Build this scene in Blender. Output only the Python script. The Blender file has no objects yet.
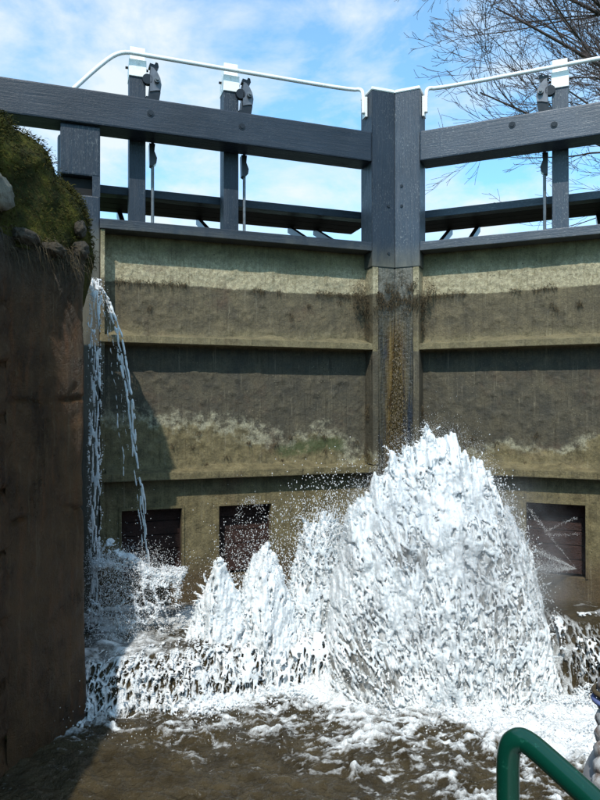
import bpy, bmesh, math, random
import numpy as np
from mathutils import Vector, Matrix

# ------------------------------------------------------------------ camera, world, sun, exposure
S = bpy.context.scene
COL = S.collection
PITCH = 0.44
cam = bpy.data.cameras.new("camera"); camo = bpy.data.objects.new("camera", cam); COL.objects.link(camo)
camo.location = (0, 0, 1.8); camo.rotation_euler = (math.radians(90 + PITCH), 0, 0)
cam.sensor_fit = 'HORIZONTAL'; cam.sensor_width = 36; cam.lens = 36 * 650 / 600
cam.clip_start = 0.05; cam.clip_end = 3000
S.camera = camo

SUN_EL, SUN_AZ = 50.0, 11.0          # elevation; degrees left of straight behind the camera
SUN_STR, SKY_STR = 4.2, 0.13
sd = Vector((-math.sin(math.radians(SUN_AZ)) * math.cos(math.radians(SUN_EL)),
             -math.cos(math.radians(SUN_AZ)) * math.cos(math.radians(SUN_EL)),
             math.sin(math.radians(SUN_EL))))
sun = bpy.data.lights.new("sun", 'SUN'); sun.energy = SUN_STR; sun.angle = math.radians(0.55); sun.color = (1, 0.955, 0.88)
suno = bpy.data.objects.new("sun", sun); COL.objects.link(suno)
suno.rotation_euler = sd.to_track_quat('Z', 'Y').to_euler()

W = bpy.data.worlds.new("World"); S.world = W; W.use_nodes = True
wn, wl = W.node_tree.nodes, W.node_tree.links
wn.clear()
wo = wn.new('ShaderNodeOutputWorld'); bg = wn.new('ShaderNodeBackground'); bg.inputs[1].default_value = SKY_STR
sky = wn.new('ShaderNodeTexSky'); sky.sky_type = 'NISHITA'; sky.sun_disc = False
sky.sun_elevation = math.radians(SUN_EL); sky.sun_rotation = math.atan2(sd.x, sd.y)
sky.altitude = 50; sky.air_density = 1.0; sky.dust_density = 0.6; sky.ozone_density = 2.0
tc = wn.new('ShaderNodeTexCoord')
mp = wn.new('ShaderNodeMapping'); mp.inputs['Scale'].default_value = (2.6, 2.6, 4.6); mp.inputs['Location'].default_value = (0.35, 0.2, 0.6)
n1 = wn.new('ShaderNodeTexNoise'); n1.inputs['Scale'].default_value = 1.7; n1.inputs['Detail'].default_value = 10; n1.inputs['Roughness'].default_value = 0.60; n1.inputs['Distortion'].default_value = 0.25
cr = wn.new('ShaderNodeValToRGB'); cr.color_ramp.elements[0].position = 0.43; cr.color_ramp.elements[1].position = 0.66
cr.color_ramp.elements[0].color = (0.16, 0.16, 0.16, 1); cr.color_ramp.elements[1].color = (0.92, 0.92, 0.92, 1)
mx = wn.new('ShaderNodeMix'); mx.data_type = 'RGBA'
tint = wn.new('ShaderNodeMix'); tint.data_type = 'RGBA'; tint.blend_type = 'MULTIPLY'; tint.inputs[0].default_value = 1
tint.inputs[7].default_value = (1.12, 2.3, 2.6, 1)
wl.new(tc.outputs['Generated'], mp.inputs[0]); wl.new(mp.outputs[0], n1.inputs['Vector']); wl.new(n1.outputs[0], cr.inputs[0])
wl.new(sky.outputs[0], tint.inputs[6])
wl.new(cr.outputs[0], mx.inputs[0]); wl.new(tint.outputs[2], mx.inputs[6]); mx.inputs[7].default_value = (7.0, 7.6, 7.8, 1)
wl.new(mx.outputs[2], bg.inputs[0]); wl.new(bg.outputs[0], wo.inputs[0])

vs = S.view_settings
vs.view_transform = 'Standard'; vs.look = 'None'; vs.exposure = 0.0; vs.gamma = 1.0; vs.use_curve_mapping = False

rng = np.random.default_rng(7)
random.seed(7)

# ------------------------------------------------------------------ numpy noise
def _h(ix, iy, iz, seed):
    h = (ix.astype(np.int64) * 374761393 + iy.astype(np.int64) * 668265263 + iz.astype(np.int64) * 2147483647 + seed * 974634777) & 0xffffffff
    h = ((h ^ (h >> 13)) * 1274126177) & 0xffffffff
    h = ((h ^ (h >> 16)) * 2246822519) & 0xffffffff
    return ((h ^ (h >> 15)) & 0xffffff) / float(0xffffff)
def vnoise(x, y, z=0.0, seed=0):
    x, y, z = np.broadcast_arrays(np.asarray(x, float), np.asarray(y, float), np.asarray(z, float))
    ix, iy, iz = np.floor(x), np.floor(y), np.floor(z)
    fx, fy, fz = x - ix, y - iy, z - iz
    fx, fy, fz = [f * f * f * (f * (f * 6 - 15) + 10) for f in (fx, fy, fz)]
    r = 0
    for a in (0, 1):
        for b in (0, 1):
            for c in (0, 1):
                w = (fx if a else 1 - fx) * (fy if b else 1 - fy) * (fz if c else 1 - fz)
                r = r + w * _h(ix + a, iy + b, iz + c, seed)
    return r
def fbm(x, y, z=0.0, o=4, seed=0, gain=0.5):
    s, a, t = 0, 1.0, 0
    for i in range(o):
        k = 2.03 ** i
        s = s + a * vnoise(np.asarray(x) * k + 11.3 * i, np.asarray(y) * k + 5.7 * i, np.asarray(z) * k + 3.1 * i, seed + i)
        t += a; a *= gain
    return s / t
def ridge(x, y, z=0.0, o=3, seed=0):
    s, a, t = 0, 1.0, 0
    for i in range(o):
        k = 1.9 ** i
        n = 0.5 * vnoise(np.asarray(x) * k + 7.3 * i, np.asarray(y) * k - 4.7 * i, np.asarray(z) * k, seed + i) + 0.5 * vnoise(np.asarray(x) * k * 1.7 + 3, np.asarray(y) * k * 1.7, np.asarray(z) * k, seed + 50 + i)
        s = s + a * (1 - np.abs(2 * n - 1) * 2.2).clip(0, 1); t += a; a *= 0.6
    return s / t
def worley(x, y, seed=0):
    """F2-F1 of a jittered 2-D cell pattern: 0 on the net lines"""
    x, y = np.broadcast_arrays(np.asarray(x, float), np.asarray(y, float)); ix, iy = np.floor(x), np.floor(y)
    f1 = np.full(x.shape, 9.0); f2 = np.full(x.shape, 9.0)
    for a in (-1, 0, 1):
        for b in (-1, 0, 1):
            cx, cy = ix + a, iy + b
            d = np.hypot(cx + _h(cx, cy, cx * 0, seed) - x, cy + _h(cx, cy, cx * 0 + 7, seed) - y)
            f2 = np.minimum(f2, np.maximum(f1, d)); f1 = np.minimum(f1, d)
    return f2 - f1
def net(x, y, thick=.16, seed=0):
    """ragged net of ligaments, 1 on the strands; thickness varies"""
    w1, w2 = fbm(x * 1.3, y * 1.3, 0, 3, seed + 61) - .5, fbm(x * 1.3 + 9, y * 1.3, 0, 3, seed + 67) - .5
    d = worley(x + w1 * 1.3, y + w2 * 1.3, seed)
    t = thick * (.35 + 1.5 * fbm(x * .6, y * .6, 0, 4, seed + 71, .65))
    return 1 - sst(.25, 1.0, d / t)
def sst(a, b, x):
    t = np.clip((np.asarray(x, float) - a) / (b - a), 0, 1); return t * t * (3 - 2 * t)

# ------------------------------------------------------------------ material helper
def lk(nt, a, b): nt.links.new(a, b)
class M:
    """small node-graph helper"""
    def __init__(s, name):
        s.m = bpy.data.materials.new(name); s.m.use_nodes = True; s.nt = s.m.node_tree
        s.p = s.nt.nodes['Principled BSDF']; s.tc = s.nt.nodes.new('ShaderNodeTexCoord')
    def obj(s, scale=(1, 1, 1), loc=(0, 0, 0)):
        mp = s.nt.nodes.new('ShaderNodeMapping'); mp.inputs['Scale'].default_value = scale; mp.inputs['Location'].default_value = loc
        lk(s.nt, s.tc.outputs['Object'], mp.inputs[0]); return mp.outputs[0]
    def noise(s, scale, detail=4, rough=0.55, vec=None, dist=0):
        n = s.nt.nodes.new('ShaderNodeTexNoise'); n.inputs['Scale'].default_value = scale; n.inputs['Detail'].default_value = detail
        n.inputs['Roughness'].default_value = rough; n.inputs['Distortion'].default_value = dist
        lk(s.nt, vec if vec is not None else s.tc.outputs['Object'], n.inputs['Vector']); return n.outputs[0]
    def vor(s, scale, vec=None, feat='F1'):
        n = s.nt.nodes.new('ShaderNodeTexVoronoi'); n.inputs['Scale'].default_value = scale; n.feature = feat
        lk(s.nt, vec if vec is not None else s.tc.outputs['Object'], n.inputs['Vector']); return n.outputs[0]
    def ramp(s, x, pts):
        r = s.nt.nodes.new('ShaderNodeValToRGB'); e = r.color_ramp.elements
        while len(e) < len(pts): e.new(0.5)
        for i, (p, c) in enumerate(pts):
            e[i].position = p; e[i].color = (c, c, c, 1) if not isinstance(c, (tuple, list)) else (*c[:3], 1)
        lk(s.nt, x, r.inputs[0]); return r.outputs[0]
    def mix(s, f, a, b, mode='MIX'):
        m = s.nt.nodes.new('ShaderNodeMix'); m.data_type = 'RGBA'; m.blend_type = mode
        for v, i in ((f, 0), (a, 6), (b, 7)):
            if isinstance(v, (tuple, list)): m.inputs[i].default_value = (*v[:3], 1)
            elif isinstance(v, (int, float)): m.inputs[i].default_value = v if i == 0 else (v, v, v, 1)
            else: lk(s.nt, v, m.inputs[i])
        return m.outputs[2]
    def math(s, op, a, b=0.0, c=0.0, clamp=False):
        m = s.nt.nodes.new('ShaderNodeMath'); m.operation = op; m.use_clamp = clamp
        for i, v in enumerate((a, b, c)):
            if isinstance(v, (int, float)): m.inputs[i].default_value = v
            else: lk(s.nt, v, m.inputs[i])
        return m.outputs[0]
    def xyz(s, vec=None):
        n = s.nt.nodes.new('ShaderNodeSeparateXYZ'); lk(s.nt, vec if vec is not None else s.tc.outputs['Object'], n.inputs[0]); return n.outputs
    def attr(s, name):
        n = s.nt.nodes.new('ShaderNodeAttribute'); n.attribute_name = name; return n.outputs['Fac']
    def mrange(s, x, a, b, c=0.0, d=1.0):
        n = s.nt.nodes.new('ShaderNodeMapRange'); n.interpolation_type = 'SMOOTHSTEP'
        for i, v in enumerate((a, b, c, d)): n.inputs[i + 1].default_value = v
        lk(s.nt, x, n.inputs[0]); return n.outputs[0]
    def color(s, c):
        if isinstance(c, (tuple, list)): s.p.inputs['Base Color'].default_value = (*c[:3], 1)
        else: lk(s.nt, c, s.p.inputs['Base Color'])
    def rough(s, r):
        if isinstance(r, (int, float)): s.p.inputs['Roughness'].default_value = r
        else: lk(s.nt, r, s.p.inputs['Roughness'])
    def bump(s, h, strength=0.4, dist=0.01):
        b = s.nt.nodes.new('ShaderNodeBump'); b.inputs['Strength'].default_value = strength; b.inputs['Distance'].default_value = dist
        lk(s.nt, h, b.inputs['Height']); lk(s.nt, b.outputs[0], s.p.inputs['Normal'])

def mat_timber(name, axis, wear_glint=0.5, k=1.0):
    """old black paint over timber, grain runs along axis"""
    m = M(name)
    sc = [26, 26, 26]; sc[axis] = 1.6
    g = m.noise(2.2, 7, 0.68, m.obj(tuple(sc)), 0.2)
    big = m.noise(1.7, 4, 0.6)
    spk = m.noise(110, 4, 0.65, m.obj(tuple(1 if i != axis else 0.4 for i in range(3))))
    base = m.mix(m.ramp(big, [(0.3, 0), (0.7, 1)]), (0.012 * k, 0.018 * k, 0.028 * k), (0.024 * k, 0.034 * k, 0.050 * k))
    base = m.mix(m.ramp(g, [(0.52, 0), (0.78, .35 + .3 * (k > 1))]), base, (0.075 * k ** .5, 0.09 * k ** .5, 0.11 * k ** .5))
    flake_glint = m.math('MULTIPLY', m.ramp(spk, [(0.56, 0), (0.64, 1)]), m.ramp(m.noise(3.1, 5, 0.7), [(0.38, 0), (0.64, wear_glint)]))  # pale paint flecks; the right leaf gets more, as painted sun glints
    base = m.mix(flake_glint, base, (0.30, 0.31, 0.30))
    z = m.xyz()[2]
    low = m.mrange(m.math('ADD', z, m.math('MULTIPLY', m.noise(14, 3), 0.12)), 2.98, 3.26, 1.0, 0.0)
    slime = m.mix(m.ramp(m.noise(9, 5, 0.65, m.obj((1, 1, 0.3))), [(0.35, 0), (0.65, 1)]), (0.055, 0.055, 0.046), (0.125, 0.118, 0.09))
    base = m.mix(low, base, slime)
    m.color(base)
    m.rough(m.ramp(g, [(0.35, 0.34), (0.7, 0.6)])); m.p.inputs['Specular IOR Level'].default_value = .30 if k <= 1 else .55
    m.bump(m.math('ADD', g, m.math('MULTIPLY', spk, 0.5)), 0.55, 0.006)
    return m.m

def mat_gate(name, slope, green):
    """steel leaf crusted with silt, lime and algae; bands follow the old water levels (local z)"""
    m = M(name)
    x, y, z = m.xyz()
    wob = m.math('MULTIPLY', m.math('SUBTRACT', m.noise(3.2, 7, 0.62), 0.5), 0.20)
    wob2 = m.math('MULTIPLY', m.math('SUBTRACT', m.noise(22, 4, 0.7), 0.5), 0.06)
    zz = m.math('ADD', m.math('ADD', z, wob), wob2)
    fine = m.noise(34, 8, 0.72); mid = m.noise(6.5, 8, 0.68); vst = m.noise(5, 6, 0.7, m.obj((5, 5, 0.7)))
    dark = m.mix(m.ramp(mid, [(0.38, 0), (0.62, 1)]), (0.040, 0.038, 0.028), (0.088, 0.080, 0.057))
    brown = m.mix(m.ramp(mid, [(0.4, 0), (0.62, 1)]), (0.064, 0.055, 0.033), (0.130, 0.112, 0.072))
    ochre = m.mix(m.ramp(m.noise(11, 8, 0.7), [(0.36, 0), (0.64, 1)]), (0.078, 0.068, 0.034), (0.185, 0.160, 0.088))
    lime = m.mix(m.ramp(fine, [(0.36, 0), (0.6, 1)]), (0.21, 0.190, 0.125), (0.42, 0.39, 0.28))
    # mid panel
    bnd = m.math('MULTIPLY_ADD', x, slope, m.math('MULTIPLY_ADD', m.math('SUBTRACT', m.noise(1.6, 6, 0.65), 0.5), 0.75, 0.19))
    zl = m.math('ADD', zz, bnd)
    c = m.mix(m.mrange(zl, 1.50, 1.56, 0, 1), ochre, dark)
    edge = m.math('MULTIPLY', m.mrange(zl, 1.46, 1.53), m.mrange(zl, 1.64, 1.55))
    edge = m.math('MULTIPLY', edge, m.ramp(m.noise(18, 6, 0.75), [(0.42, 0), (0.58, 0.9)]))
    c = m.mix(edge, c, (0.31, 0.31, 0.24))
    # upper panel
    up = m.mix(m.mrange(zz, 2.31, 2.44, 1, 0), brown, m.mix(0.10, ochre, lime))
    c = m.mix(m.mrange(z, 2.24, 2.262), c, up)
    zt = m.math('ADD', z, m.math('ADD', m.math('MULTIPLY', wob, 0.22), m.math('MULTIPLY', wob2, 0.5)))
    c = m.mix(m.mrange(zt, 2.725, 2.738), c, lime)
    c = m.mix(m.mrange(zz, 2.84, 3.02), c, m.mix(m.ramp(mid, [(0.4, 0), (0.6, 1)]), (0.085, 0.078, 0.038), (0.17, 0.155, 0.09)))
    # lower plate below the bottom flange
    c = m.mix(m.mrange(z, 1.31, 1.30), c, ochre)
    c = m.mix(m.math('MULTIPLY', m.mrange(zz, 1.05, 1.26), m.mrange(z, 1.25, 1.235)), c, m.mix(0.55, ochre, (0.05, 0.05, 0.03)))
    wet = m.mrange(zz, 0.72, 0.45)
    c = m.mix(wet, c, (0.075, 0.055, 0.028))
    # runs and blotches
    c = m.mix(m.ramp(vst, [(0.52, 0), (0.72, 0.55)]), c, m.mix(1.0, c, (0.55, 0.52, 0.42), 'MULTIPLY'))
    c = m.mix(m.ramp(m.noise(2.6, 6, 0.7), [(0.56, 0), (0.72, 0.5)]), c, (0.085, 0.05, 0.032))
    c = m.mix(m.ramp(fine, [(0.30, 0.6), (0.45, 0), (0.60, 0), (0.74, 0.6)]), c, m.mix(1.0, c, (1.5, 1.45, 1.3), 'MULTIPLY'))
    spots = m.ramp(m.vor(19), [(0.05, 1), (0.13, 0)])
    spots = m.math('MULTIPLY', spots, m.ramp(m.noise(2.9, 3), [(0.5, 0), (0.6, 1)]))
    c = m.mix(spots, c, (0.02, 0.018, 0.012))
    # grains, flecks, drips from the flanges
    grain = m.noise(95, 6, 0.8)
    c = m.mix(m.ramp(grain, [(0.36, 0.75), (0.48, 0), (0.54, 0), (0.66, 0.75)]), c, m.mix(1.0, c, m.mix(m.ramp(grain, [(.49, 0), (.51, 1)]), (0.45, 0.42, 0.36), (1.75, 1.7, 1.5)), 'MULTIPLY'))
    flk = m.math('MULTIPLY', m.ramp(m.vor(42), [(0.06, 1), (0.16, 0)]), m.ramp(m.noise(4.3, 5, .7), [(0.5, 0), (0.62, .8)]))
    c = m.mix(flk, c, (0.30, 0.28, 0.20))
    drip = m.noise(4, 7, 0.72, m.obj((13, 13, 0.5)))
    c = m.mix(m.ramp(drip, [(0.54, 0), (0.66, 0.65)]), c, m.mix(1.0, c, (0.42, 0.38, 0.30), 'MULTIPLY'))
    c = m.mix(m.ramp(m.noise(4.5, 7, 0.75, m.obj((9, 9, .45), (3, 1, 2))), [(0.58, 0), (0.68, 0.5)]), c, (0.23, 0.21, 0.155))
    # green weed patch
    gx = m.math('MULTIPLY', m.mrange(x, green[0], green[0] + 0.10), m.mrange(x, green[1], green[1] - 0.10))
    gz = m.math('MULTIPLY', m.mrange(zz, 1.37, 1.43), m.mrange(zz, 1.53, 1.47))
    gm = m.math('MULTIPLY', m.math('MULTIPLY', gx, gz), m.ramp(m.noise(30, 5, 0.7), [(0.32, 0.1), (0.5, 1)]))
    c = m.mix(m.math('MULTIPLY', gm, .8), c, (0.040, 0.062, 0.018))
    c = m.mix(1.0, c, (1.06, 1.0, 0.90), 'MULTIPLY')
    m.color(c)
    m.rough(m.ramp(mid, [(0.3, 0.62), (0.7, 0.95)]))
    m.bump(m.math('ADD', m.math('MULTIPLY', fine, 0.9), m.math('MULTIPLY', mid, .5)), 0.9, 0.014)
    return m.m

def mat_plain(name, c, rough=0.5, metal=0.0, var=0.25, scale=20, bump=0.2):
    m = M(name)
    n = m.noise(scale, 5, 0.6)
    m.color(m.mix(m.ramp(n, [(0.35, 0), (0.65, 1)]), tuple(v * (1 - var) for v in c), tuple(min(1, v * (1 + var)) for v in c)))
    m.rough(rough); m.p.inputs['Metallic'].default_value = metal
    m.bump(n, bump, 0.004)
    return m.m

def mat_whitepaint():
    m = M('white_paint')
    n = m.noise(16, 6, 0.7); n2 = m.noise(70, 4, 0.7)
    m.color(m.mix(m.ramp(n, [(0.55, 0), (0.72, 0.7)]), (0.82, 0.82, 0.80), m.mix(m.ramp(n2, [(0.45, 0), (0.6, 1)]), (0.70, 0.70, 0.66), (0.38, 0.37, 0.33))))
    m.rough(0.45); m.bump(n2, 0.3, 0.003); return m.m

def mat_mitre():
    """slimy lower mitre post: navy paint remains, brown and yellow algae runs"""
    m = M('slimy_post_timber')
    x, y, z = m.xyz()
    v = m.noise(3, 7, 0.7, m.obj((20, 20, 1.4)))
    wide = m.noise(2.0, 5, 0.6, m.obj((9, 9, 0.8)))
    c = m.mix(m.ramp(v, [(0.38, 0), (0.62, 1)]), (0.030, 0.028, 0.020), (0.085, 0.072, 0.042))
    ax = m.math('ABSOLUTE', x)
    run = m.math('MULTIPLY', m.mrange(ax, 0.12, 0.03), m.mrange(z, 2.62, 2.30))
    brownrun = m.mix(m.ramp(v, [(0.4, 0), (0.6, 1)]), (0.045, 0.022, 0.006), (0.16, 0.10, 0.02))
    c = m.mix(m.math('MULTIPLY', run, 0.9), c, brownrun)
    c = m.mix(m.math('MULTIPLY', m.ramp(wide, [(0.5, 0), (0.62, 1)]), m.math('MULTIPLY', m.mrange(ax, 0.055, 0.075), m.mrange(z, 2.4, 2.2))), c, (0.014, 0.018, 0.026))
    pale = m.math('MULTIPLY', m.mrange(z, 2.62, 2.8), m.ramp(m.noise(12, 6, 0.7), [(0.4, 0.1), (0.6, 0.9)]))
    c = m.mix(pale, c, (0.155, 0.145, 0.115))
    m.color(c); m.rough(m.ramp(v, [(0.4, 0.18), (0.6, 0.5)])); m.bump(m.math('ADD', v, m.noise(40, 4)), 0.8, 0.01)
    return m.m

def mat_wall():
    m = M('wet_wall_stone')
    n = m.noise(4, 8, 0.7); v = m.noise(3, 6, 0.7, m.obj((7, 7, 0.8))); f = m.noise(42, 6, 0.75)
    c = m.mix(m.ramp(n, [(0.35, 0), (0.65, 1)]), (0.038, 0.018, 0.006), (0.135, 0.070, 0.025))
    c = m.mix(m.ramp(v, [(0.5, 0), (0.68, 0.8)]), c, (0.16, 0.062, 0.018))
    c = m.mix(m.ramp(f, [(0.58, 0), (0.72, 0.6)]), c, (0.16, 0.115, 0.06))
    z = m.xyz()[2]
    zz = m.math('ADD', z, m.math('MULTIPLY', m.noise(5, 5), 0.3))
    c = m.mix(m.mrange(zz, 2.45, 2.8), c, m.mix(m.ramp(f, [(0.4, 0), (0.6, 1)]), (0.03, 0.026, 0.015), (0.085, 0.072, 0.05)))
    m.color(c); g2 = m.noise(120, 5, .75)
    c2 = m.ramp(m.noise(2.6, 7, .72, m.obj((12, 12, .6), (4, 0, 0))), [(.56, 0), (.64, .7)])
    m.color(m.mix(c2, c, (.17, .115, .06)))
    m.rough(m.ramp(n, [(0.35, 0.22), (0.65, 0.65)])); m.p.inputs['Specular IOR Level'].default_value = .4; m.bump(m.math('ADD', m.math('MULTIPLY', g2, .5), m.math('ADD', n, f)), 1.0, 0.03)
    return m.m

def mat_stone(name, c):
    m = M(name)
    n = m.noise(9, 8, 0.7); f = m.noise(60, 5, 0.7)
    k = m.mix(m.ramp(n, [(0.35, 0), (0.65, 1)]), tuple(v * .45 for v in c), c)
    k = m.mix(m.ramp(f, [(0.55, 0), (0.7, 0.5)]), k, tuple(v * .3 for v in c))
    m.color(k); m.rough(0.8); m.bump(m.math('ADD', n, f), 0.9, 0.02); return m.m

def mat_moss():
    m = M('moss')
    n = m.noise(7, 6, 0.65); f = m.noise(45, 4, 0.7)
    c = m.mix(m.ramp(n, [(0.40, 0), (0.68, 1)]), (0.020, 0.026, 0.007), (0.095, 0.090, 0.014))
    c = m.mix(m.ramp(f, [(0.4, 0), (0.68, 0.7)]), c, (0.05, 0.032, 0.010))
    m.color(c); m.rough(0.95); m.bump(f, 1.0, 0.02)
    m.p.inputs['Specular IOR Level'].default_value = 0.15
    return m.m

def mat_water(attr=True):
    m = M('murky_water')
    n = m.noise(5, 5, 0.6)
    brown = m.mix(m.ramp(n, [(0.35, 0), (0.65, 1)]), (0.034, 0.025, 0.012), (0.070, 0.053, 0.027))
    if attr:
        fo = m.attr('foam')
        fb = m.noise(55, 6, 0.75)
        f2 = m.math('ADD', fo, m.math('MULTIPLY', m.math('SUBTRACT', fb, 0.5), 0.9))
        k = m.ramp(f2, [(0.18, 0), (0.45, 0.42), (0.82, 1.0)])
        c = m.mix(k, brown, (0.83, 0.85, 0.85))
        m.color(c); m.rough(m.ramp(k, [(0.0, 0.07), (0.6, 0.45)]))
    else:
        m.color(brown); m.rough(0.07)
    b = m.math('ADD', m.noise(24, 5, 0.65), m.math('MULTIPLY', m.noise(90, 3, 0.6), 0.3))
    m.bump(b, 0.95, 0.035)
    m.p.inputs['IOR'].default_value = 1.33
    return m.m

def mat_foam():
    m = M('white_water')
    a = m.noise(11, 6, 0.72, m.obj((1.8, 1, .55)), .6); b = m.noise(46, 5, 0.7, m.obj((1.6, 1, .7)))
    k = m.math('ADD', m.math('MULTIPLY', a, .6), m.math('MULTIPLY', b, .4))
    m.color(m.mix(m.ramp(k, [(0.40, 0), (0.54, 1)]), (0.52, 0.56, 0.58), (0.80, 0.83, 0.84))); m.rough(0.28)
    m.p.inputs['Subsurface Weight'].default_value = 0.8
    m.p.inputs['Subsurface Radius'].default_value = (0.018, 0.020, 0.021); m.p.inputs['Subsurface Scale'].default_value = 1.0
    m.p.inputs['IOR'].default_value = 1.33
    m.bump(m.noise(70, 5, 0.7), 0.35, 0.006)
    return m.m

def mat_froth():
    m = M('frothing_water')
    fo = m.attr('foam'); fb = m.noise(70, 6, 0.75, m.obj((1.5, 1, .6)))
    k = m.ramp(m.math('ADD', fo, m.math('MULTIPLY', m.math('SUBTRACT', fb, 0.5), 1.0)), [(0.12, 0), (0.45, 0.45), (0.95, 1.0)])
    m.color(m.mix(k, (0.24, 0.235, 0.215), (0.86, 0.89, 0.90))); m.rough(m.ramp(k, [(0, .1), (.7, .45)]))
    m.p.inputs['IOR'].default_value = 1.33; m.bump(fb, 0.8, 0.012)
    return m.m

def mat_clear():
    """thin clear splash water with bubbles"""
    m = M('clear_splash_water')
    n = m.noise(60, 4, 0.7)
    m.color((0.80, 0.84, 0.86)); m.rough(0.12)
    m.p.inputs['Transmission Weight'].default_value = 0.55
    m.p.inputs['IOR'].default_value = 1.33
    m.bump(n, 0.5, 0.006)
    return m.m

TIMBER = {-1: (mat_timber('black_painted_timber_along', 0, .12), mat_timber('black_painted_timber_upright', 2, 0.3)),
          1: (mat_timber('sunlit_black_timber_along', 0, .5, 1.6), mat_timber('sunlit_black_timber_upright', 2, 0.6, 1.6))}  # right leaf: sun sheen painted in as lighter paint, grain and flecks
GATE_L = mat_gate('crusted_steel_near', 0.19, (-1.05, -0.35)); GATE_R = mat_gate('crusted_steel_far', -0.127, (1.9, 2.4))
WHITE = mat_whitepaint(); MITRE = mat_mitre(); WALL = mat_wall(); MOSS = mat_moss()
IRON = mat_plain('black_iron', (0.016, 0.016, 0.018), 0.32, 0.3)
ZINC = mat_plain('galvanised_iron', (0.13, 0.13, 0.14), 0.4, 0.6)
ROD = mat_plain('grey_rod_steel', (0.14, 0.15, 0.16), 0.45, 0.5)
DARKWOOD = mat_plain('dark_underside_board', (0.022, 0.020, 0.018), 0.7, 0, 0.4, 12)
RUSTWOOD = mat_stone('reddish_wet_board', (0.050, 0.020, 0.014))
STONE = mat_stone('pale_stone', (0.27, 0.25, 0.19)); STONE2 = mat_stone('grey_brown_stone', (0.075, 0.058, 0.036))
CILL = mat_stone('wet_concrete', (0.10, 0.08, 0.05))
WEED = mat_plain('dried_weed', (0.060, 0.042, 0.018), 0.9, 0, 0.5, 60)
SILT = mat_stone('silt_crust', (0.24, 0.21, 0.13))
GRASS = mat_plain('grass_ground', (0.05, 0.085, 0.02), 0.95, 0, 0.4, 8)
WATER = mat_water(); WATER0 = mat_water(False); FOAM = mat_foam(); FROTH = mat_froth(); CLEAR = mat_clear()
WATER0.name = 'canal_water'
PITCHM = mat_plain('pitch_black_iron', (0.006, 0.006, 0.006), 0.9)
BARK = mat_plain('bark', (0.065, 0.043, 0.038), 0.85, 0, 0.4, 30)
GREEN = None

# ------------------------------------------------------------------ object helpers
def link(name, me, parent=None, mat=None):
    o = bpy.data.objects.new(name, me); COL.objects.link(o)
    if parent: o.parent = parent
    if mat and not me.materials: me.materials.append(mat)
    return o
def from_bm(name, bm, mat, parent=None, smooth=False):
    me = bpy.data.meshes.new(name); bmesh.ops.recalc_face_normals(bm, faces=bm.faces); bm.to_mesh(me); bm.free()
    if smooth: me.polygons.foreach_set('use_smooth', [True] * len(me.polygons))
    return link(name, me, parent, mat)
def from_np(name, V, F, mat, parent=None, smooth=True, attrs=None):
    me = bpy.data.meshes.new(name); V = np.asarray(V, dtype=np.float32); F = np.asarray(F, dtype=np.int32)
    k = F.shape[1]
    me.vertices.add(len(V)); me.vertices.foreach_set('co', V.ravel())
    me.loops.add(F.size); me.loops.foreach_set('vertex_index', F.ravel())
    me.polygons.add(len(F)); me.polygons.foreach_set('loop_start', np.arange(len(F), dtype=np.int32) * k)
    me.polygons.foreach_set('use_smooth', np.full(len(F), smooth))
    me.update(calc_edges=True); me.validate()
    for n, a in (attrs or {}).items():
        at = me.attributes.new(n, 'FLOAT', 'POINT'); at.data.foreach_set('value', np.asarray(a, dtype=np.float32).ravel())
    return link(name, me, parent, mat)
def grid_faces(nu, nv):
    i = np.arange(nu - 1)[:, None] * nv + np.arange(nv - 1)[None, :]
    return np.stack([i, i + nv, i + nv + 1, i + 1], -1).reshape(-1, 4)
def thing(name, label, cat, loc=(0, 0, 0), rz=0, group=None):
    o = bpy.data.objects.new(name, None); COL.objects.link(o); o.location = loc; o.rotation_euler = (0, 0, rz)
    o.empty_display_size = 0.2; tag(o, label, cat, group); return o
def tag(o, label=None, cat=None, group=None, kind=None):
    if label: o['label'] = label
    if cat: o['category'] = cat
    if group: o['group'] = group
    if kind: o['kind'] = kind
    return o
def add_box(bm, x0, x1, y0, y1, z0, z1, bev=0.0, cuts=0, jit=0.0):
    r = bmesh.ops.create_cube(bm, size=1.0); vs_ = r['verts']
    for v in vs_:
        v.co.x = x0 + (v.co.x + .5) * (x1 - x0); v.co.y = y0 + (v.co.y + .5) * (y1 - y0); v.co.z = z0 + (v.co.z + .5) * (z1 - z0)
    if bev > 0:
        es = list({e for v in vs_ for e in v.link_edges})
        bmesh.ops.bevel(bm, geom=es, offset=bev, segments=2, affect='EDGES', profile=0.6)
def add_cyl(bm, p0, p1, r, seg=12, r2=None):
    p0, p1 = Vector(p0), Vector(p1); d = p1 - p0
    mtx = Matrix.Translation((p0 + p1) / 2) @ d.to_track_quat('Z', 'Y').to_matrix().to_4x4()
    bmesh.ops.create_cone(bm, cap_ends=True, segments=seg, radius1=r, radius2=r if r2 is None else r2, depth=d.length, matrix=mtx)
def add_prism(bm, pts, y0, y1):
    a = [bm.verts.new((x, y0, z)) for x, z in pts]; b = [bm.verts.new((x, y1, z)) for x, z in pts]
    bm.faces.new(a); bm.faces.new(b[::-1]); n = len(pts)
    for i in range(n): bm.faces.new((a[i], b[i], b[(i + 1) % n], a[(i + 1) % n]))
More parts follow.
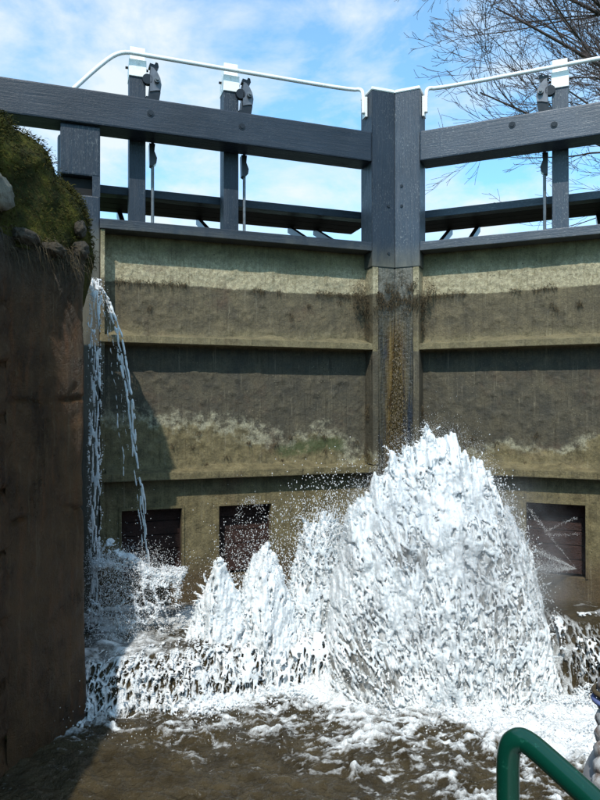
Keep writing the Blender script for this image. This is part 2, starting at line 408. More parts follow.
def tube_np(pts, rad, seg=6):
    """verts/faces of a tube along pts with radius list"""
    P = np.asarray(pts, float); n = len(P); T = np.gradient(P, axis=0); T /= np.linalg.norm(T, axis=1)[:, None] + 1e-9
    ref = np.array([0, 0, 1.0]) if abs(T[0, 2]) < 0.9 else np.array([1.0, 0, 0])
    a = np.cross(T[0], ref); A = np.empty_like(T)
    for i in range(n):
        a = a - T[i] * a.dot(T[i]); a = a / (np.linalg.norm(a) + 1e-9); A[i] = a
    B = np.cross(T, A)
    th = np.arange(seg) * 2 * math.pi / seg
    R = np.broadcast_to(np.asarray(rad, float), (n,))
    V = P[:, None, :] + R[:, None, None] * (np.cos(th)[None, :, None] * A[:, None, :] + np.sin(th)[None, :, None] * B[:, None, :])
    i = np.arange(n - 1)[:, None] * seg; j = np.arange(seg)[None, :]; j2 = (j + 1) % seg
    F = np.stack([i + j, i + j2, i + seg + j2, i + seg + j], -1).reshape(-1, 4)
    return V.reshape(-1, 3), F
def smooth_path(pts, it=3):
    P = [np.array(p, float) for p in pts]
    for _ in range(it):
        Q = [P[0]]
        for a, b in zip(P[:-1], P[1:]): Q += [a * .75 + b * .25, a * .25 + b * .75]
        Q.append(P[-1]); P = Q
    return np.array(P)
def tube_obj(name, pts, rad, mat, parent=None, seg=12, it=0):
    P = smooth_path(pts, it) if it else np.array(pts, float)
    V, F = tube_np(P, rad, seg)
    n = len(V); V = np.vstack([V, P[0], P[-1]])
    caps = [[n, (k + 1) % seg, k, k] for k in range(seg)]
    o = from_np(name, V, F, mat, parent)
    bm = bmesh.new(); bm.from_mesh(o.data); bm.verts.ensure_lookup_table()
    bmesh.ops.holes_fill(bm, edges=[e for e in bm.edges if e.is_boundary]); bm.to_mesh(o.data); bm.free()
    return o
_gn = {}
def gn_group(voxel, mat):
    g = bpy.data.node_groups.new('splash_mesher', 'GeometryNodeTree')
    g.interface.new_socket('Geometry', in_out='INPUT', socket_type='NodeSocketGeometry')
    g.interface.new_socket('Geometry', in_out='OUTPUT', socket_type='NodeSocketGeometry')
    N = g.nodes; i = N.new('NodeGroupInput'); o = N.new('NodeGroupOutput')
    m2p = N.new('GeometryNodeMeshToPoints'); at = N.new('GeometryNodeInputNamedAttribute'); at.data_type = 'FLOAT'; at.inputs['Name'].default_value = 'rad'
    p2v = N.new('GeometryNodePointsToVolume'); p2v.resolution_mode = 'VOXEL_SIZE'; p2v.inputs['Voxel Size'].default_value = voxel
    v2m = N.new('GeometryNodeVolumeToMesh'); v2m.resolution_mode = 'GRID'; v2m.inputs['Threshold'].default_value = 0.1
    g.links.new(i.outputs[0], m2p.inputs[0]); g.links.new(at.outputs[0], m2p.inputs['Radius']); g.links.new(m2p.outputs[0], p2v.inputs['Points'])
    g.links.new(at.outputs[0], p2v.inputs['Radius'])
    g.links.new(p2v.outputs[0], v2m.inputs[0]); g.links.new(v2m.outputs[0], o.inputs[0])
    return g
def splash(name, P, R, mat, voxel=0.007, it=2):
    me = bpy.data.meshes.new('pts'); P = np.asarray(P, np.float32)
    me.vertices.add(len(P)); me.vertices.foreach_set('co', P.ravel())
    at = me.attributes.new('rad', 'FLOAT', 'POINT'); at.data.foreach_set('value', np.asarray(R, np.float32))
    o = bpy.data.objects.new('pts', me); COL.objects.link(o)
    md = o.modifiers.new('m', 'NODES'); md.node_group = gn_group(voxel, mat)
    dg = bpy.context.evaluated_depsgraph_get(); ev = o.evaluated_get(dg)
    out = bpy.data.meshes.new_from_object(ev, depsgraph=dg); out.name = name
    bpy.data.objects.remove(o); bpy.data.meshes.remove(me)
    out.polygons.foreach_set('use_smooth', [True] * len(out.polygons))
    out.materials.clear(); out.materials.append(mat)
    # laplacian relax
    n = len(out.vertices)
    if it and n:
        co = np.empty(n * 3, np.float32); out.vertices.foreach_get('co', co); co = co.reshape(-1, 3)
        ne = len(out.edges); e = np.empty(ne * 2, np.int32); out.edges.foreach_get('vertices', e); e = e.reshape(-1, 2)
        for _ in range(it):
            acc = np.zeros_like(co); cnt = np.zeros(n, np.float32)
            for a, b in ((0, 1), (1, 0)):
                for k in range(3): acc[:, k] += np.bincount(e[:, a], weights=co[e[:, b], k], minlength=n)
                cnt += np.bincount(e[:, a], minlength=n)
            co = co * 0.5 + 0.5 * acc / np.maximum(cnt, 1)[:, None]
        out.vertices.foreach_set('co', co.astype(np.float32).ravel()); out.update()
    print(name, 'faces', len(out.polygons))
    ob = bpy.data.objects.new(name, out); COL.objects.link(ob); return ob

# ------------------------------------------------------------------ ground, canal, walls
MX, MY = 0.804, 5.5                                   # mitre point
AL, AR = math.radians(18.9), math.radians(-22.8)
dL = np.array([math.cos(AL), math.sin(AL)]); dR = np.array([math.cos(AR), math.sin(AR)])

bm = bmesh.new()
xs = [-400, -1.93, 3.35, 400]; ys = [-400, 3.9, 400]
GZ = 3.06
for a, b in ((0, 1), (2, 3)):
    q = [bm.verts.new((x, y, GZ)) for x, y in ((xs[a], -400), (xs[b], -400), (xs[b], 400), (xs[a], 400))]; bm.faces.new(q)
q = [bm.verts.new((x, y, GZ)) for x, y in ((-1.93, 60), (3.35, 60), (3.35, 400), (-1.93, 400))]; bm.faces.new(q)
q = [bm.verts.new((x, y, GZ)) for x, y in ((-1.93, -400), (3.35, -400), (3.35, -40), (-1.93, -40))]; bm.faces.new(q)
tag(from_bm('ground', bm, GRASS), kind='structure')
bm = bmesh.new(); q = [bm.verts.new(c) for c in ((-1.9, 5.0, 2.78), (0.78, 5.9, 2.78), (3.33, 5.0, 2.78), (3.33, 60, 2.78), (-1.9, 60, 2.78))]; bm.faces.new(q)
tag(from_bm('canal_water', bm, WATER0), kind='structure')

def wall_face(p0, p1, z0, z1, amp=0.02, step=0.022, seed=1, flip=False):
    """displaced vertical face between plan points; returns V,F"""
    p0, p1 = np.array(p0, float), np.array(p1, float); L = np.linalg.norm(p1 - p0); d = (p1 - p0) / L
    nrm = np.array([d[1], -d[0]]) * (-1 if flip else 1)
    nu, nv = max(2, int(L / step)), max(2, int((z1 - z0) / step))
    s, z = np.meshgrid(np.linspace(0, L, nu), np.linspace(z0, z1, nv), indexing='ij')
    X = p0[0] + d[0] * s; Y = p0[1] + d[1] * s
    h = (fbm(X * 3, Y * 3, z * 3, 5, seed) - .5) * 2 * amp + (fbm(X * 14, Y * 14, z * 9, 3, seed + 9) - .5) * amp * .8
    return X, Y, z, h, nrm, s
def grid_obj(name, X, Y, Z, mat, parent=None, attrs=None):
    V = np.stack([X, Y, Z], -1).reshape(-1, 3)
    return from_np(name, V, grid_faces(*X.shape), mat, parent, True, attrs)

wl_t = thing('chamber_wall', 'dark wet lock chamber wall on the left, topped with mossy rubble, water running beside it', 'wall', (-1.5, 3.6, 0))
wl_t.location = (0, 0, 0)
# main face, split in coarse rendered courses with recessed joints
X, Y, Z, h, nrm, s = wall_face((-1.46, 3.22), (-1.225, 3.757), -0.5, 2.64, 0.022, 0.012, 3)
jt = 0
for zj in (0.62, 1.22, 1.83, 2.37):
    zl = zj + (fbm(s * 3, s * 0, zj, 3, 5) - .5) * .1
    jt = jt + np.exp(-((Z - zl) / 0.011) ** 2) * sst(.38, .6, fbm(s * 4, Z * 2, zj, 2, 8))
flare = 0.02 * sst(0.7, 0.0, Z)
h = h - 0.02 * jt + flare
rnd = 0.035 * sst(0.53, 0.59, s) ** 2
grid_obj('wall_face', X + nrm[0] * (h - rnd), Y + nrm[1] * (h - rnd), Z, WALL, wl_t)
# far end return of the wall and the gate recess behind it
X, Y, Z, h, nrm, s = wall_face((-1.262, 3.752), (-1.97, 4.20), -0.5, 2.64, 0.02, 0.03, 5)
grid_obj('wall_return', X, Y + h, Z, WALL, wl_t)
X, Y, Z, h, nrm, s = wall_face((-1.97, 4.19), (-1.93, 14), -0.5, 3.04, 0.02, 0.06, 6)
grid_obj('recess_face', X + h, Y, Z, WALL, wl_t)
X, Y, Z, h, nrm, s = wall_face((-1.78, -40), (-1.49, 3.0), -0.5, 2.68, 0.03, 0.09, 7)
grid_obj('near_face', X + nrm[0] * h, Y + nrm[1] * h, Z, WALL, wl_t)
X, Y, Z, h, nrm, s = wall_face((-1.50, 2.98), (-1.462, 3.225), -0.5, 2.64, 0.02, 0.02, 15)
grid_obj('near_face', X + nrm[0] * h, Y + nrm[1] * h, Z, WALL, wl_t)
# wall top
bm = bmesh.new(); q = [bm.verts.new(c) for c in ((-1.99, -40, 2.665), (-1.70, -40, 2.665), (-1.46, 3.2, 2.63), (-1.27, 3.73, 2.63), (-1.99, 4.2, 2.63))]; bm.faces.new(q)
q = [bm.verts.new(c) for c in ((-1.94, -40, 2.6), (-1.94, -40, 3.061), (-1.94, 4.2, 3.061), (-1.94, 4.2, 2.6))]; bm.faces.new(q)
from_bm('wall_top', bm, WALL, wl_t)

def rock(name, c, r, mat, parent, seed=0, e=2.6, sub=4, amp=0.16, rot=0):
    bm = bmesh.new(); bmesh.ops.create_icosphere(bm, subdivisions=sub, radius=1)
    me = bpy.data.meshes.new(name); bm.to_mesh(me); bm.free()
    n = len(me.vertices); co = np.empty(n * 3, np.float32); me.vertices.foreach_get('co', co); co = co.reshape(-1, 3)
    k = (np.abs(co) ** e).sum(1) ** (-1 / e); co = co * k[:, None]
    d = 1 + amp * (fbm(co[:, 0] * 2 + seed, co[:, 1] * 2, co[:, 2] * 2, 5, seed) - .5) * 2
    co = co * d[:, None] * np.array(r); a = rot; co = np.stack([co[:, 0] * math.cos(a) - co[:, 1] * math.sin(a), co[:, 0] * math.sin(a) + co[:, 1] * math.cos(a), co[:, 2]], 1)
    co += np.array(c); me.vertices.foreach_set('co', co.astype(np.float32).ravel()); me.update()
    me.polygons.foreach_set('use_smooth', [True] * len(me.polygons))
    return link(name, me, parent, mat)
# quoin stones (rough pale strip at the near edge)
zz_ = -0.45
k = 0
while zz_ < 2.6:
    hh = random.uniform(.26, .42); z1 = min(zz_ + hh, 2.66)
    rock('stone', (-1.578, 3.12 + random.uniform(-.015, .015), (zz_ + z1) / 2), (0.135, 0.18 + random.uniform(-.02, .012), (z1 - zz_) / 2 * 1.0), WALL, wl_t, 20 + k, 7, 5, 0.13)
    zz_ = z1 + 0.004; k += 1
# mossy bank
def bank_mesh():
    nu, nv = 190, 140
    u, v = np.meshgrid(np.linspace(0, 1, nu), np.linspace(0, 1, nv), indexing='ij')   # u along Y, v from wall edge up and over
    Yb = -1.0 + u * 4.85
    e = np.clip((Yb - 2.85) / 1.0, 0, 1); endf = np.maximum(1 - e ** 4.5, 0) ** (1 / 3.0)
    top = (.64 + .06 * np.exp(-((Yb - 3.4) / .35) ** 2)) * endf + .0
    wx = -1.235 - .42 * np.clip(3.757 - Yb, 0, .56) - .04 * np.clip(3.2 - Yb, 0, 9)                     # wall edge
    ang = np.clip(v / .55, 0, 1) * math.pi / 2
    Zb = 2.60 + top * np.sin(ang) ** .85
    Xb = wx - .15 * (1 - np.cos(ang)) ** 1.1 - np.clip(v - .55, 0, 1) * 2.4 - .03 * e ** 4
    Zb = Zb - np.clip(v - .6, 0, 1) * .5 * top
    n = (fbm(Xb * 3.2, Yb * 3.2, Zb * 3.2, 5, 31) - .5)
    Xb = Xb + n * .15 + (fbm(Xb * 12, Yb * 12, Zb * 12, 3, 35) - .5) * .05
    Zb = Zb + (fbm(Xb * 3 + 9, Yb * 3, Zb * 3, 5, 37) - .5) * .15 * sst(0, .2, v)
    return Xb, Yb, Zb
Xb, Yb, Zb = bank_mesh()
grid_obj('mossy_rubble', Xb, Yb, Zb, MOSS, wl_t)
for c, r, mt, sd_ in [((-1.47, 3.12, 2.83), (.06, .15, .085), STONE, 1), ((-1.25, 3.69, 2.80), (.03, .045, .045), STONE2, 6),
                      ((-1.25, 3.70, 2.68), (.045, .06, .05), STONE2, 9), ((-1.33, 3.52, 2.64), (.05, .10, .035), STONE2, 11), ((-1.41, 3.34, 2.66), (.05, .12, .04), STONE2, 13),
                      ((-1.50, 2.98, 2.74), (.06, .10, .07), STONE2, 15)]:
    rock('stone', c, r, mt, wl_t, sd_, 2.4, 4, 0.28)
bld = rock('mossy_boulder', (-1.58, 3.84, 2.70), (.33, .25, .46), MOSS, wl_t, 77, 2.5, 5, .14)
# moss tufts
def blades(name, P, N, L, w, mat, parent=None, droop=0.3):
    """many small two-triangle blades"""
    n = len(P); d = N + rng.normal(0, .55, (n, 3)); d[:, 2] -= droop * .3; d /= np.linalg.norm(d, axis=1)[:, None]
    s = np.cross(d, rng.normal(0, 1, (n, 3))); s /= np.linalg.norm(s, axis=1)[:, None] + 1e-9
    Ls = L * rng.uniform(.4, 1.3, n)[:, None]; ws = w * rng.uniform(.6, 1.3, n)[:, None]
    tip = P + d * Ls; tip[:, 2] -= droop * Ls[:, 0]
    midp = P + d * Ls * .5
    V = np.stack([P - s * ws, P + s * ws, midp + s * ws * .7, midp - s * ws * .7, tip], 1).reshape(-1, 3)
    i = np.arange(n)[:, None] * 5
    F = np.concatenate([i + [0, 1, 2], i + [0, 2, 3], i + [3, 2, 4]]); return from_np(name, V, F, mat, parent, False)
msk = (Yb > 1.6) & (fbm(Xb * 4, Yb * 4, Zb * 4, 3, 41) > .40)
idx = np.argwhere(msk); pick = idx[rng.integers(0, len(idx), 24000)]
P = np.stack([Xb[pick[:, 0], pick[:, 1]], Yb[pick[:, 0], pick[:, 1]], Zb[pick[:, 0], pick[:, 1]]], 1) + rng.normal(0, .016, (len(pick), 3))
bv = np.array([v.co[:] for v in bld.data.vertices]); bv = bv[(bv[:, 2] > 2.62) & (bv[:, 1] < 3.95)]; P = np.vstack([P, bv[rng.integers(0, len(bv), 9000)] + rng.normal(0, .01, (9000, 3))])
N = np.stack([np.ones(len(P)) * .9, np.zeros(len(P)), .4 + 0 * P[:, 0]], 1)
tag(blades('moss', P, N, .022, .0028, MOSS, wl_t, .4), kind='stuff')
P = np.stack([np.full(500, -1.235), rng.uniform(3.1, 3.757, 500), rng.uniform(2.56, 2.70, 500)], 1); P[:, 0] -= (3.757 - P[:, 1]) * .42; P[:, 0] += rng.normal(0, .02, 500)
tag(blades('hanging_grass', P, np.tile([.7, 0, -.2], (500, 1)), .07, .002, WEED, wl_t, 1.0), kind='stuff')

wr_t = thing('chamber_wall', 'lock chamber wall on the far right beyond the right gate leaf', 'wall')
for nm, a, b, z1, sdd in (('wall_face', (2.98, -40), (2.98, 4.0), 3.05, 51), ('wall_return', (2.98, 4.0), (3.42, 4.02), 3.05, 52), ('recess_face', (3.40, 4.02), (3.36, 14), 3.04, 53)):
    X, Y, Z, h, nrm, s = wall_face(a, b, -0.5, z1, 0.02, 0.09, sdd)
    grid_obj(nm, X - nrm[0] * h, Y - nrm[1] * h, Z, WALL, wr_t)
bm = bmesh.new(); q = [bm.verts.new(c) for c in ((2.98, -40, 3.052), (3.36, -40, 3.052), (3.40, 4.02, 3.052), (2.98, 4.0, 3.052))]; bm.faces.new(q); from_bm('wall_top', bm, STONE2, wr_t)
bm = bmesh.new(); add_box(bm, -1.9, 3.4, -40.5, -40, -1, 3.05); tag(from_bm('chamber_wall', bm, WALL), 'plain end of the lock chamber far behind the viewer', 'wall')

# ------------------------------------------------------------------ gate leaves
def leaf(sgn):
    """sgn=-1: left leaf (runs towards -x from the mitre), +1: right leaf. u = distance from the mitre, y = back"""
    left = sgn < 0
    root = thing('lock_gate', 'left lock gate leaf, the one with two rack posts and a green weed patch' if left else
                 'right lock gate leaf with one rack post, in front of the bare tree', 'lock gate', (MX, MY, 0), AL if left else AR)
    G = GATE_L if left else GATE_R
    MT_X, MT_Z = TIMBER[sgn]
    U = 2.39
    def box(name, u0, u1, y0, y1, z0, z1, mat, parent=root, bev=0.006):
        bm = bmesh.new(); a, b = sorted((sgn * u0, sgn * u1)); add_box(bm, a, b, y0, y1, z0, z1, bev); return from_bm(name, bm, mat, parent)
    g = 0.002
    # mitre post
    def post(name, u1, y0, z0, z1, mat, e=0.0):
        bm = bmesh.new(); k = math.tan(math.radians(20.85))
        pts = [(u1 + e, y0 - e), (g - k * y0, y0 - e), (g - k * .225, .225 + e), (u1 + e, .225 + e)]
        a = [bm.verts.new((sgn * x, y, z0)) for x, y in pts]; b = [bm.verts.new((sgn * x, y, z1)) for x, y in pts]
        bm.faces.new(a); bm.faces.new(b[::-1])
        for i in range(4): bm.faces.new((a[i], b[i], b[(i + 1) % 4], a[(i + 1) % 4]))
        bmesh.ops.bevel(bm, geom=list(bm.edges), offset=.005, segments=2, affect='EDGES')
        return from_bm(name, bm, mat, root)
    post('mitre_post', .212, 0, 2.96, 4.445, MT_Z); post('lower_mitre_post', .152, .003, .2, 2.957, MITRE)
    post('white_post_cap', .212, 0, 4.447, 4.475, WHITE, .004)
    box('flange_strip', .155, .205, -.001, .20, 1.30, 2.957, G, bev=.004)
    box('lower_flange_strip', .155, .205, -.001, .20, 0.42, 1.234, G, bev=.004)
    for zc in (3.45, 3.62 if not left else 3.05):
        bm = bmesh.new(); add_cyl(bm, (sgn * .06, .0, zc + .03), (sgn * .06, -.008, zc + .03), .012, 8); from_bm('bolt', bm, IRON, root)
    # horizontal flanges
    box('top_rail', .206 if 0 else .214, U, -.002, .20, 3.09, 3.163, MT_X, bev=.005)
    box('middle_flange', .2055, U, .0, .158, 2.262, 2.315, G, bev=.004)
    box('bottom_flange', .16, U, -.003, .148, 1.236, 1.292, G, bev=.004)
    box('heel_flange', U - .035, U - .004, .012, .2, .42, 3.088, G, bev=.004)
    # skin plates as displaced sheets
    def plate(z0, z1, seed, name):
        nu, nz = 200, max(20, int((z1 - z0) / .012))
        u, z = np.meshgrid(np.linspace(.19, U - .02, nu), np.linspace(z0, z1, nz), indexing='ij')
        lump = (fbm(u * 3, z * 3, 0, 5, seed) - .5) * .007 + np.maximum(fbm(u * 18, z * 18, 0, 3, seed + 3) - .55, 0) * .03
        y = .155 - lump - .028 * np.exp(-(z - z0) / .03) * (0.4 + fbm(u * 5, z, 0, 3, seed + 5))
        grid_obj(name, sgn * u, y, z, G, root)
    plate(2.30, 3.10, 60 + sgn, 'panel'); plate(1.28, 2.27, 70 + sgn, 'panel')
    # silt ridges on the flange tops
    for zt, wd, sdn in ((2.314, .12, 81), (1.291, .13, 83)):
        nu, nz = 220, 10
        u, t = np.meshgrid(np.linspace(.21, U - .05, nu), np.linspace(0, 1, nz), indexing='ij')
        hh = (.012 + .05 * fbm(u * 4, t * 0, 0, 4, sdn + sgn) ** 2 * 1.6)
        y = .012 + t * (wd + .02); z = zt + hh * t ** 1.3 + (fbm(u * 25, t * 4, 0, 3, sdn) - .5) * .012 * np.sin(t * math.pi)
        z[:, 0] = zt - .004
        grid_obj('silt', sgn * u, y, z, SILT if 0 else G, root)
    # lower plate with sluice openings
    ops = [(1.064, 1.489), (1.779, 2.227)] if left else [(1.042, 1.474), (1.80, 2.22)]
    zt, zb = 1.006 if left else 1.025, .46
    edges = [.19]
    for a, b in ops: edges += [a, b]
    edges.append(U)
    for k in range(0, len(edges), 2):
        box('lower_plate', edges[k], edges[k + 1], .10, .16, .20, 1.236, G, bev=.003)
    for a, b in ops:
        box('lower_plate', a, b, .1015, .16, zt, 1.236, G, bev=.003)
        box('lower_plate', a, b, .1015, .16, .20, zb, G, bev=.003)
        fr = box('sluice_frame', a - .02, b + .02, .088, .0995, zt, zt + .022, G, bev=.002)
        box('sluice_frame', a - .02, a, .088, .0995, zb, zt - .001, G, bev=.002); box('sluice_frame', b, b + .02, .088, .0995, zb, zt - .001, G, bev=.002)
        nb = 5
        for q in range(nb):
            w = (zt - zb) / nb
            box('sluice_board', a - .01, b + .01, .215 + .004 * (q % 2), .25, zb + q * w + .003, zb + (q + 1) * w - .003, RUSTWOOD, bev=.004)
        for a_, b_ in ((a - .015, a), (b, b + .015)): box('sluice_cheek', a_, b_, .161, .25, zb, zt, RUSTWOOD)
    # back timbers so that the leaf has its thickness
    box('back_frame', .22, U, .26, .30, .2, 3.05, DARKWOOD)
    # balance beam
    L1 = 6.0
    nu = 90
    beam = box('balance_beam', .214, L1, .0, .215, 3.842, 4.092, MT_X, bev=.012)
    for u in ((2.03, 1.33) if left else (1.26, .95)):
        bm = bmesh.new(); add_cyl(bm, (sgn * u, .002, 3.995 + .03 * math.sin(u * 9)), (sgn * u, -.010, 3.995 + .03 * math.sin(u * 9)), .016, 8); add_cyl(bm, (sgn * u, .002, 3.995 + .03 * math.sin(u * 9)), (sgn * u, -.004, 3.995 + .03 * math.sin(u * 9)), .026, 12)
        from_bm('bolt', bm, IRON, beam)
    # heel post
    bm = bmesh.new()
    h0, h1 = 2.3885, 2.665
    def hb(u0, u1, y0, y1, z0, z1, bev=.0):
        a, b = sorted((sgn * u0, sgn * u1)); add_box(bm, a, b, y0, y1, z0, z1, bev)
    hb(h0, h1, .03, .26, 3.47, 3.838, .012); hb(h0, h1, .03, .26, .2, 3.33, .012); hb(h0, h0 + .055, .032, .258, 3.325, 3.475); hb(h0 + .05, h1 - .002, .17, .258, 3.325, 3.475)
    add_cyl(bm, (sgn * (h0 + h1 + .03) / 2, .325, .2), (sgn * (h0 + h1 + .03) / 2, .325, 3.836), .15, 20)
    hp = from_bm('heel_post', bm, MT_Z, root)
    box('notch_iron', h0 + .057, h1 + .01, .09, .165, 3.334, 3.466, PITCHM, hp, bev=.0)
    # rack posts
    for u in ((2.107, 1.366) if left else (1.30,)):
        w = .062
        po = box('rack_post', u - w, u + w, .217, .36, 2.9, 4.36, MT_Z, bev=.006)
        box('white_top', u - w - .004, u + w + .004, .205, .362, 4.345, 4.475, WHITE, po, bev=.004)
        box('white_top', u - w + .002, u + w - .006, .235, .355, 4.4755, 4.585, WHITE, po, bev=.004)
        for zc in (4.20, 4.44):
            bm = bmesh.new(); add_cyl(bm, (sgn * (u - w - .025), .29, zc), (sgn * (u + w + .025), .29, zc), .010, 8); from_bm('cross_bolt', bm, IRON, po)
        # gear: towards the mitre on both leaves
        s2 = -sgn; ux = sgn * u + s2 * w
        def gx(v): return ux + s2 * v
        bm = bmesh.new()
        pts = [(.0, 4.13), (.075, 4.125), (.098, 4.16), (.112, 4.24), (.105, 4.30), (.03, 4.30), (.02, 4.20), (0, 4.20)]
        add_prism(bm, [(gx(a), b) for a, b in pts], .20, .30)
        from_bm('gear_housing', bm, IRON, po)
        bm = bmesh.new(); n = 14
        pts = [(.03, 4.235), (.075, 4.25), (.112, 4.255), (.118, 4.30), (.108, 4.35), (.085, 4.395), (.055, 4.425), (.035, 4.43), (.03, 4.36)]
        add_prism(bm, [(gx(a), b) for a, b in pts], .19, .285)
        from_bm('gear_cover', bm, ZINC, po)
        bm = bmesh.new(); add_cyl(bm, (gx(.082), .192, 4.325), (gx(.082), .165, 4.325), .022, 14); add_cyl(bm, (gx(.082), .165, 4.325), (gx(.082), .150, 4.325), .011, 8)
        from_bm('spindle', bm, ROD, po)
        bm = bmesh.new(); add_cyl(bm, (gx(.012), .19, 4.33), (gx(.012), .23, 4.33), .040, 14)
        from_bm('gear_wheel', bm, IRON, po)
        bm = bmesh.new(); add_prism(bm, [(gx(a), b) for a, b in ((.02, 4.43), (.03, 4.462), (.065, 4.455), (.075, 4.475), (.092, 4.47), (.098, 4.44), (.085, 4.41), (.07, 4.42))], .20, .25)
        from_bm('pawl', bm, IRON, po)
        # rack rod going down
        bm = bmesh.new(); add_prism(bm, [(gx(a), b) for a, b in ((.03, 3.85), (.075, 3.85), (.07, 3.79), (.09, 3.74), (.085, 3.70), (.055, 3.67), (.035, 3.68))], .235, .30)
        from_bm('rack_guide', bm, IRON, po)
        bm = bmesh.new(); add_cyl(bm, (gx(.058), .262, 2.95), (gx(.058), .262, 4.2), .0125, 8); from_bm('rack_rod', bm, ROD, po)
    # walkway behind the gate
    for q in range(4):
        box('walkway_plank', -.02, 3.1, .44 + q * .135, .44 + q * .135 + .131, 3.49, 3.53, DARKWOOD if q else MT_X, bev=.004)
    box('walkway_edge', .0, 3.1, .425, .4385, 3.48, 3.545, MT_X, bev=.003)
    for u in (.36, .62, 1.5, 2.2) if left else (.30, .56, 1.6, 2.4):
        bm = bmesh.new()
        yy = [(0.30, 3.14), (.30, 3.20), (.92, 3.488), (.98, 3.488), (.98, 3.45)]
        a = [bm.verts.new((sgn * (u - .02), y, z + .0)) for y, z in yy]; b = [bm.verts.new((sgn * (u + .02), y, z)) for y, z in yy]
        bm.faces.new(a); bm.faces.new(b[::-1])
        for i in range(len(yy)): bm.faces.new((a[i], b[i], b[(i + 1) % 5], a[(i + 1) % 5]))
        from_bm('walkway_bracket', bm, IRON, root)
    # handrail
    zr = 4.50; yr = .17
    if left: pts = [(-.245, .10, 4.28), (-.245, .10, 4.42), (-.25, .12, zr), (-.33, yr, zr), (-1.2, yr, zr), (-2.08, yr, zr), (-2.22, yr, zr), (-2.34, yr, 4.42), (-2.66, yr, 4.06)]
    else: pts = [(.245, .10, 4.28), (.245, .10, 4.42), (.25, .12, zr), (.33, yr, zr), (1.2, yr, zr), (2.3, yr, zr), (2.44, yr, zr), (2.58, yr, 4.40), (2.9, yr, 4.06)]
    P = smooth_path(pts, 2)
    tube_obj('handrail', P, .0165, WHITE, root, 10)
    box('rail_bracket', .2165, .235, .08, .15, 4.25, 4.42, WHITE, bev=.002)
    # dried weed tufts along the old water line and in corners
    n = 1500 if left else 1300
    uu = rng.uniform(.17, U - .05, n); z = 2.735 + rng.normal(0, .012, n) + (fbm(uu * 3, 0, 0, 3, 5) - .5) * .03; keep = fbm(uu * 5, 0, 0, 3, 91 + sgn) > .52
    P = np.stack([sgn * uu, np.full(n, .150), z], 1)[keep]
    n2 = 1900; P2 = np.stack([sgn * rng.uniform(.01, .33, n2), np.full(n2, .0), 2.71 + rng.normal(0, .07, n2)], 1)
    P2[:, 1] = np.where(np.abs(P2[:, 0]) > .205, rng.uniform(.02, .15, n2), -.002)
    cl = []
    for q in range(16):
        cu, cz = rng.uniform(.25, 2.2), rng.choice([rng.uniform(2.5, 2.68), rng.uniform(1.32, 1.6)])
        cl.append(np.stack([sgn * (cu + rng.normal(0, .012, 26)), np.full(26, .148), cz + rng.normal(0, .012, 26)], 1))
    for cz in (1.75, 2.62, 1.38, 2.45): cl.append(np.stack([sgn * rng.uniform(.205, .225, 90), rng.uniform(.06, .15, 90), cz + rng.normal(0, .05, 90)], 1))
    P = np.vstack([P, P2[fbm(P2[:, 0] * 14, P2[:, 2] * 14, 0, 3, 95) > .45]] + cl)
    tag(blades('dried_weed', P, np.tile([0, -1., 0.1], (len(P), 1)), .032, .0019, WEED, root, .9), kind='stuff')
    return root
gl = leaf(-1); gr = leaf(1)
# rough algae crust between the mitre posts
n = 5200
zz_ = rng.uniform(1.2, 2.42, n); wdt = .012 + .05 * sst(2.42, 1.5, zz_)
P = np.stack([rng.normal(.03, 1, n) * wdt * .6 + .015, np.full(n, 0.), zz_], 1)
Pw = np.stack([MX + P[:, 0] * dR[0] * 1.0, MY + P[:, 0] * np.where(P[:, 0] > 0, dR[1], dL[1]) - .004, P[:, 2]], 1)
inv = Matrix.Rotation(-AR, 3, 'Z')
ALG = mat_plain('brown_algae', (0.075, 0.052, 0.015), 0.5, 0, 0.6, 80)
Pl = (Pw - np.array([MX, MY, 0])) @ np.array(inv).T
tag(blades('algae', Pl, np.tile([0, -1., 0.], (n, 1)), .016, .0035, ALG, gr, .8), kind='stuff')

# ------------------------------------------------------------------ cill ledge
def gate_y(X):
    X = np.asarray(X, float); return np.where(X < MX, MY + (X - MX) * math.tan(AL), MY + (X - MX) * math.tan(AR))
def soft_gate_y(X):
    return -np.logaddexp(-gate_y(X) * 9, -gate_y(X + .0) * 9) / 9 + math.log(2) / 9
def lip_y(X):
    return gate_y(X) - 0.84 - 0.02 * np.sin(X * 9) + .10 * (fbm(X * 3.1, 0, 0, 3, 901) - .5)
xsL = np.linspace(-1.95, 3.4, 60)
V = []; F = []
for x in xsL:
    gy, ly = float(gate_y(x)), float(lip_y(x))
    V += [(x, gy + .35, .235), (x, ly, .225), (x, ly + .03, -.6)]
for i in range(len(xsL) - 1):
    a = i * 3; F += [(a, a + 3, a + 4, a + 1), (a + 1, a + 4, a + 5, a + 2)]
tag(from_np('ledge', V, F, CILL, None, False), kind='structure')

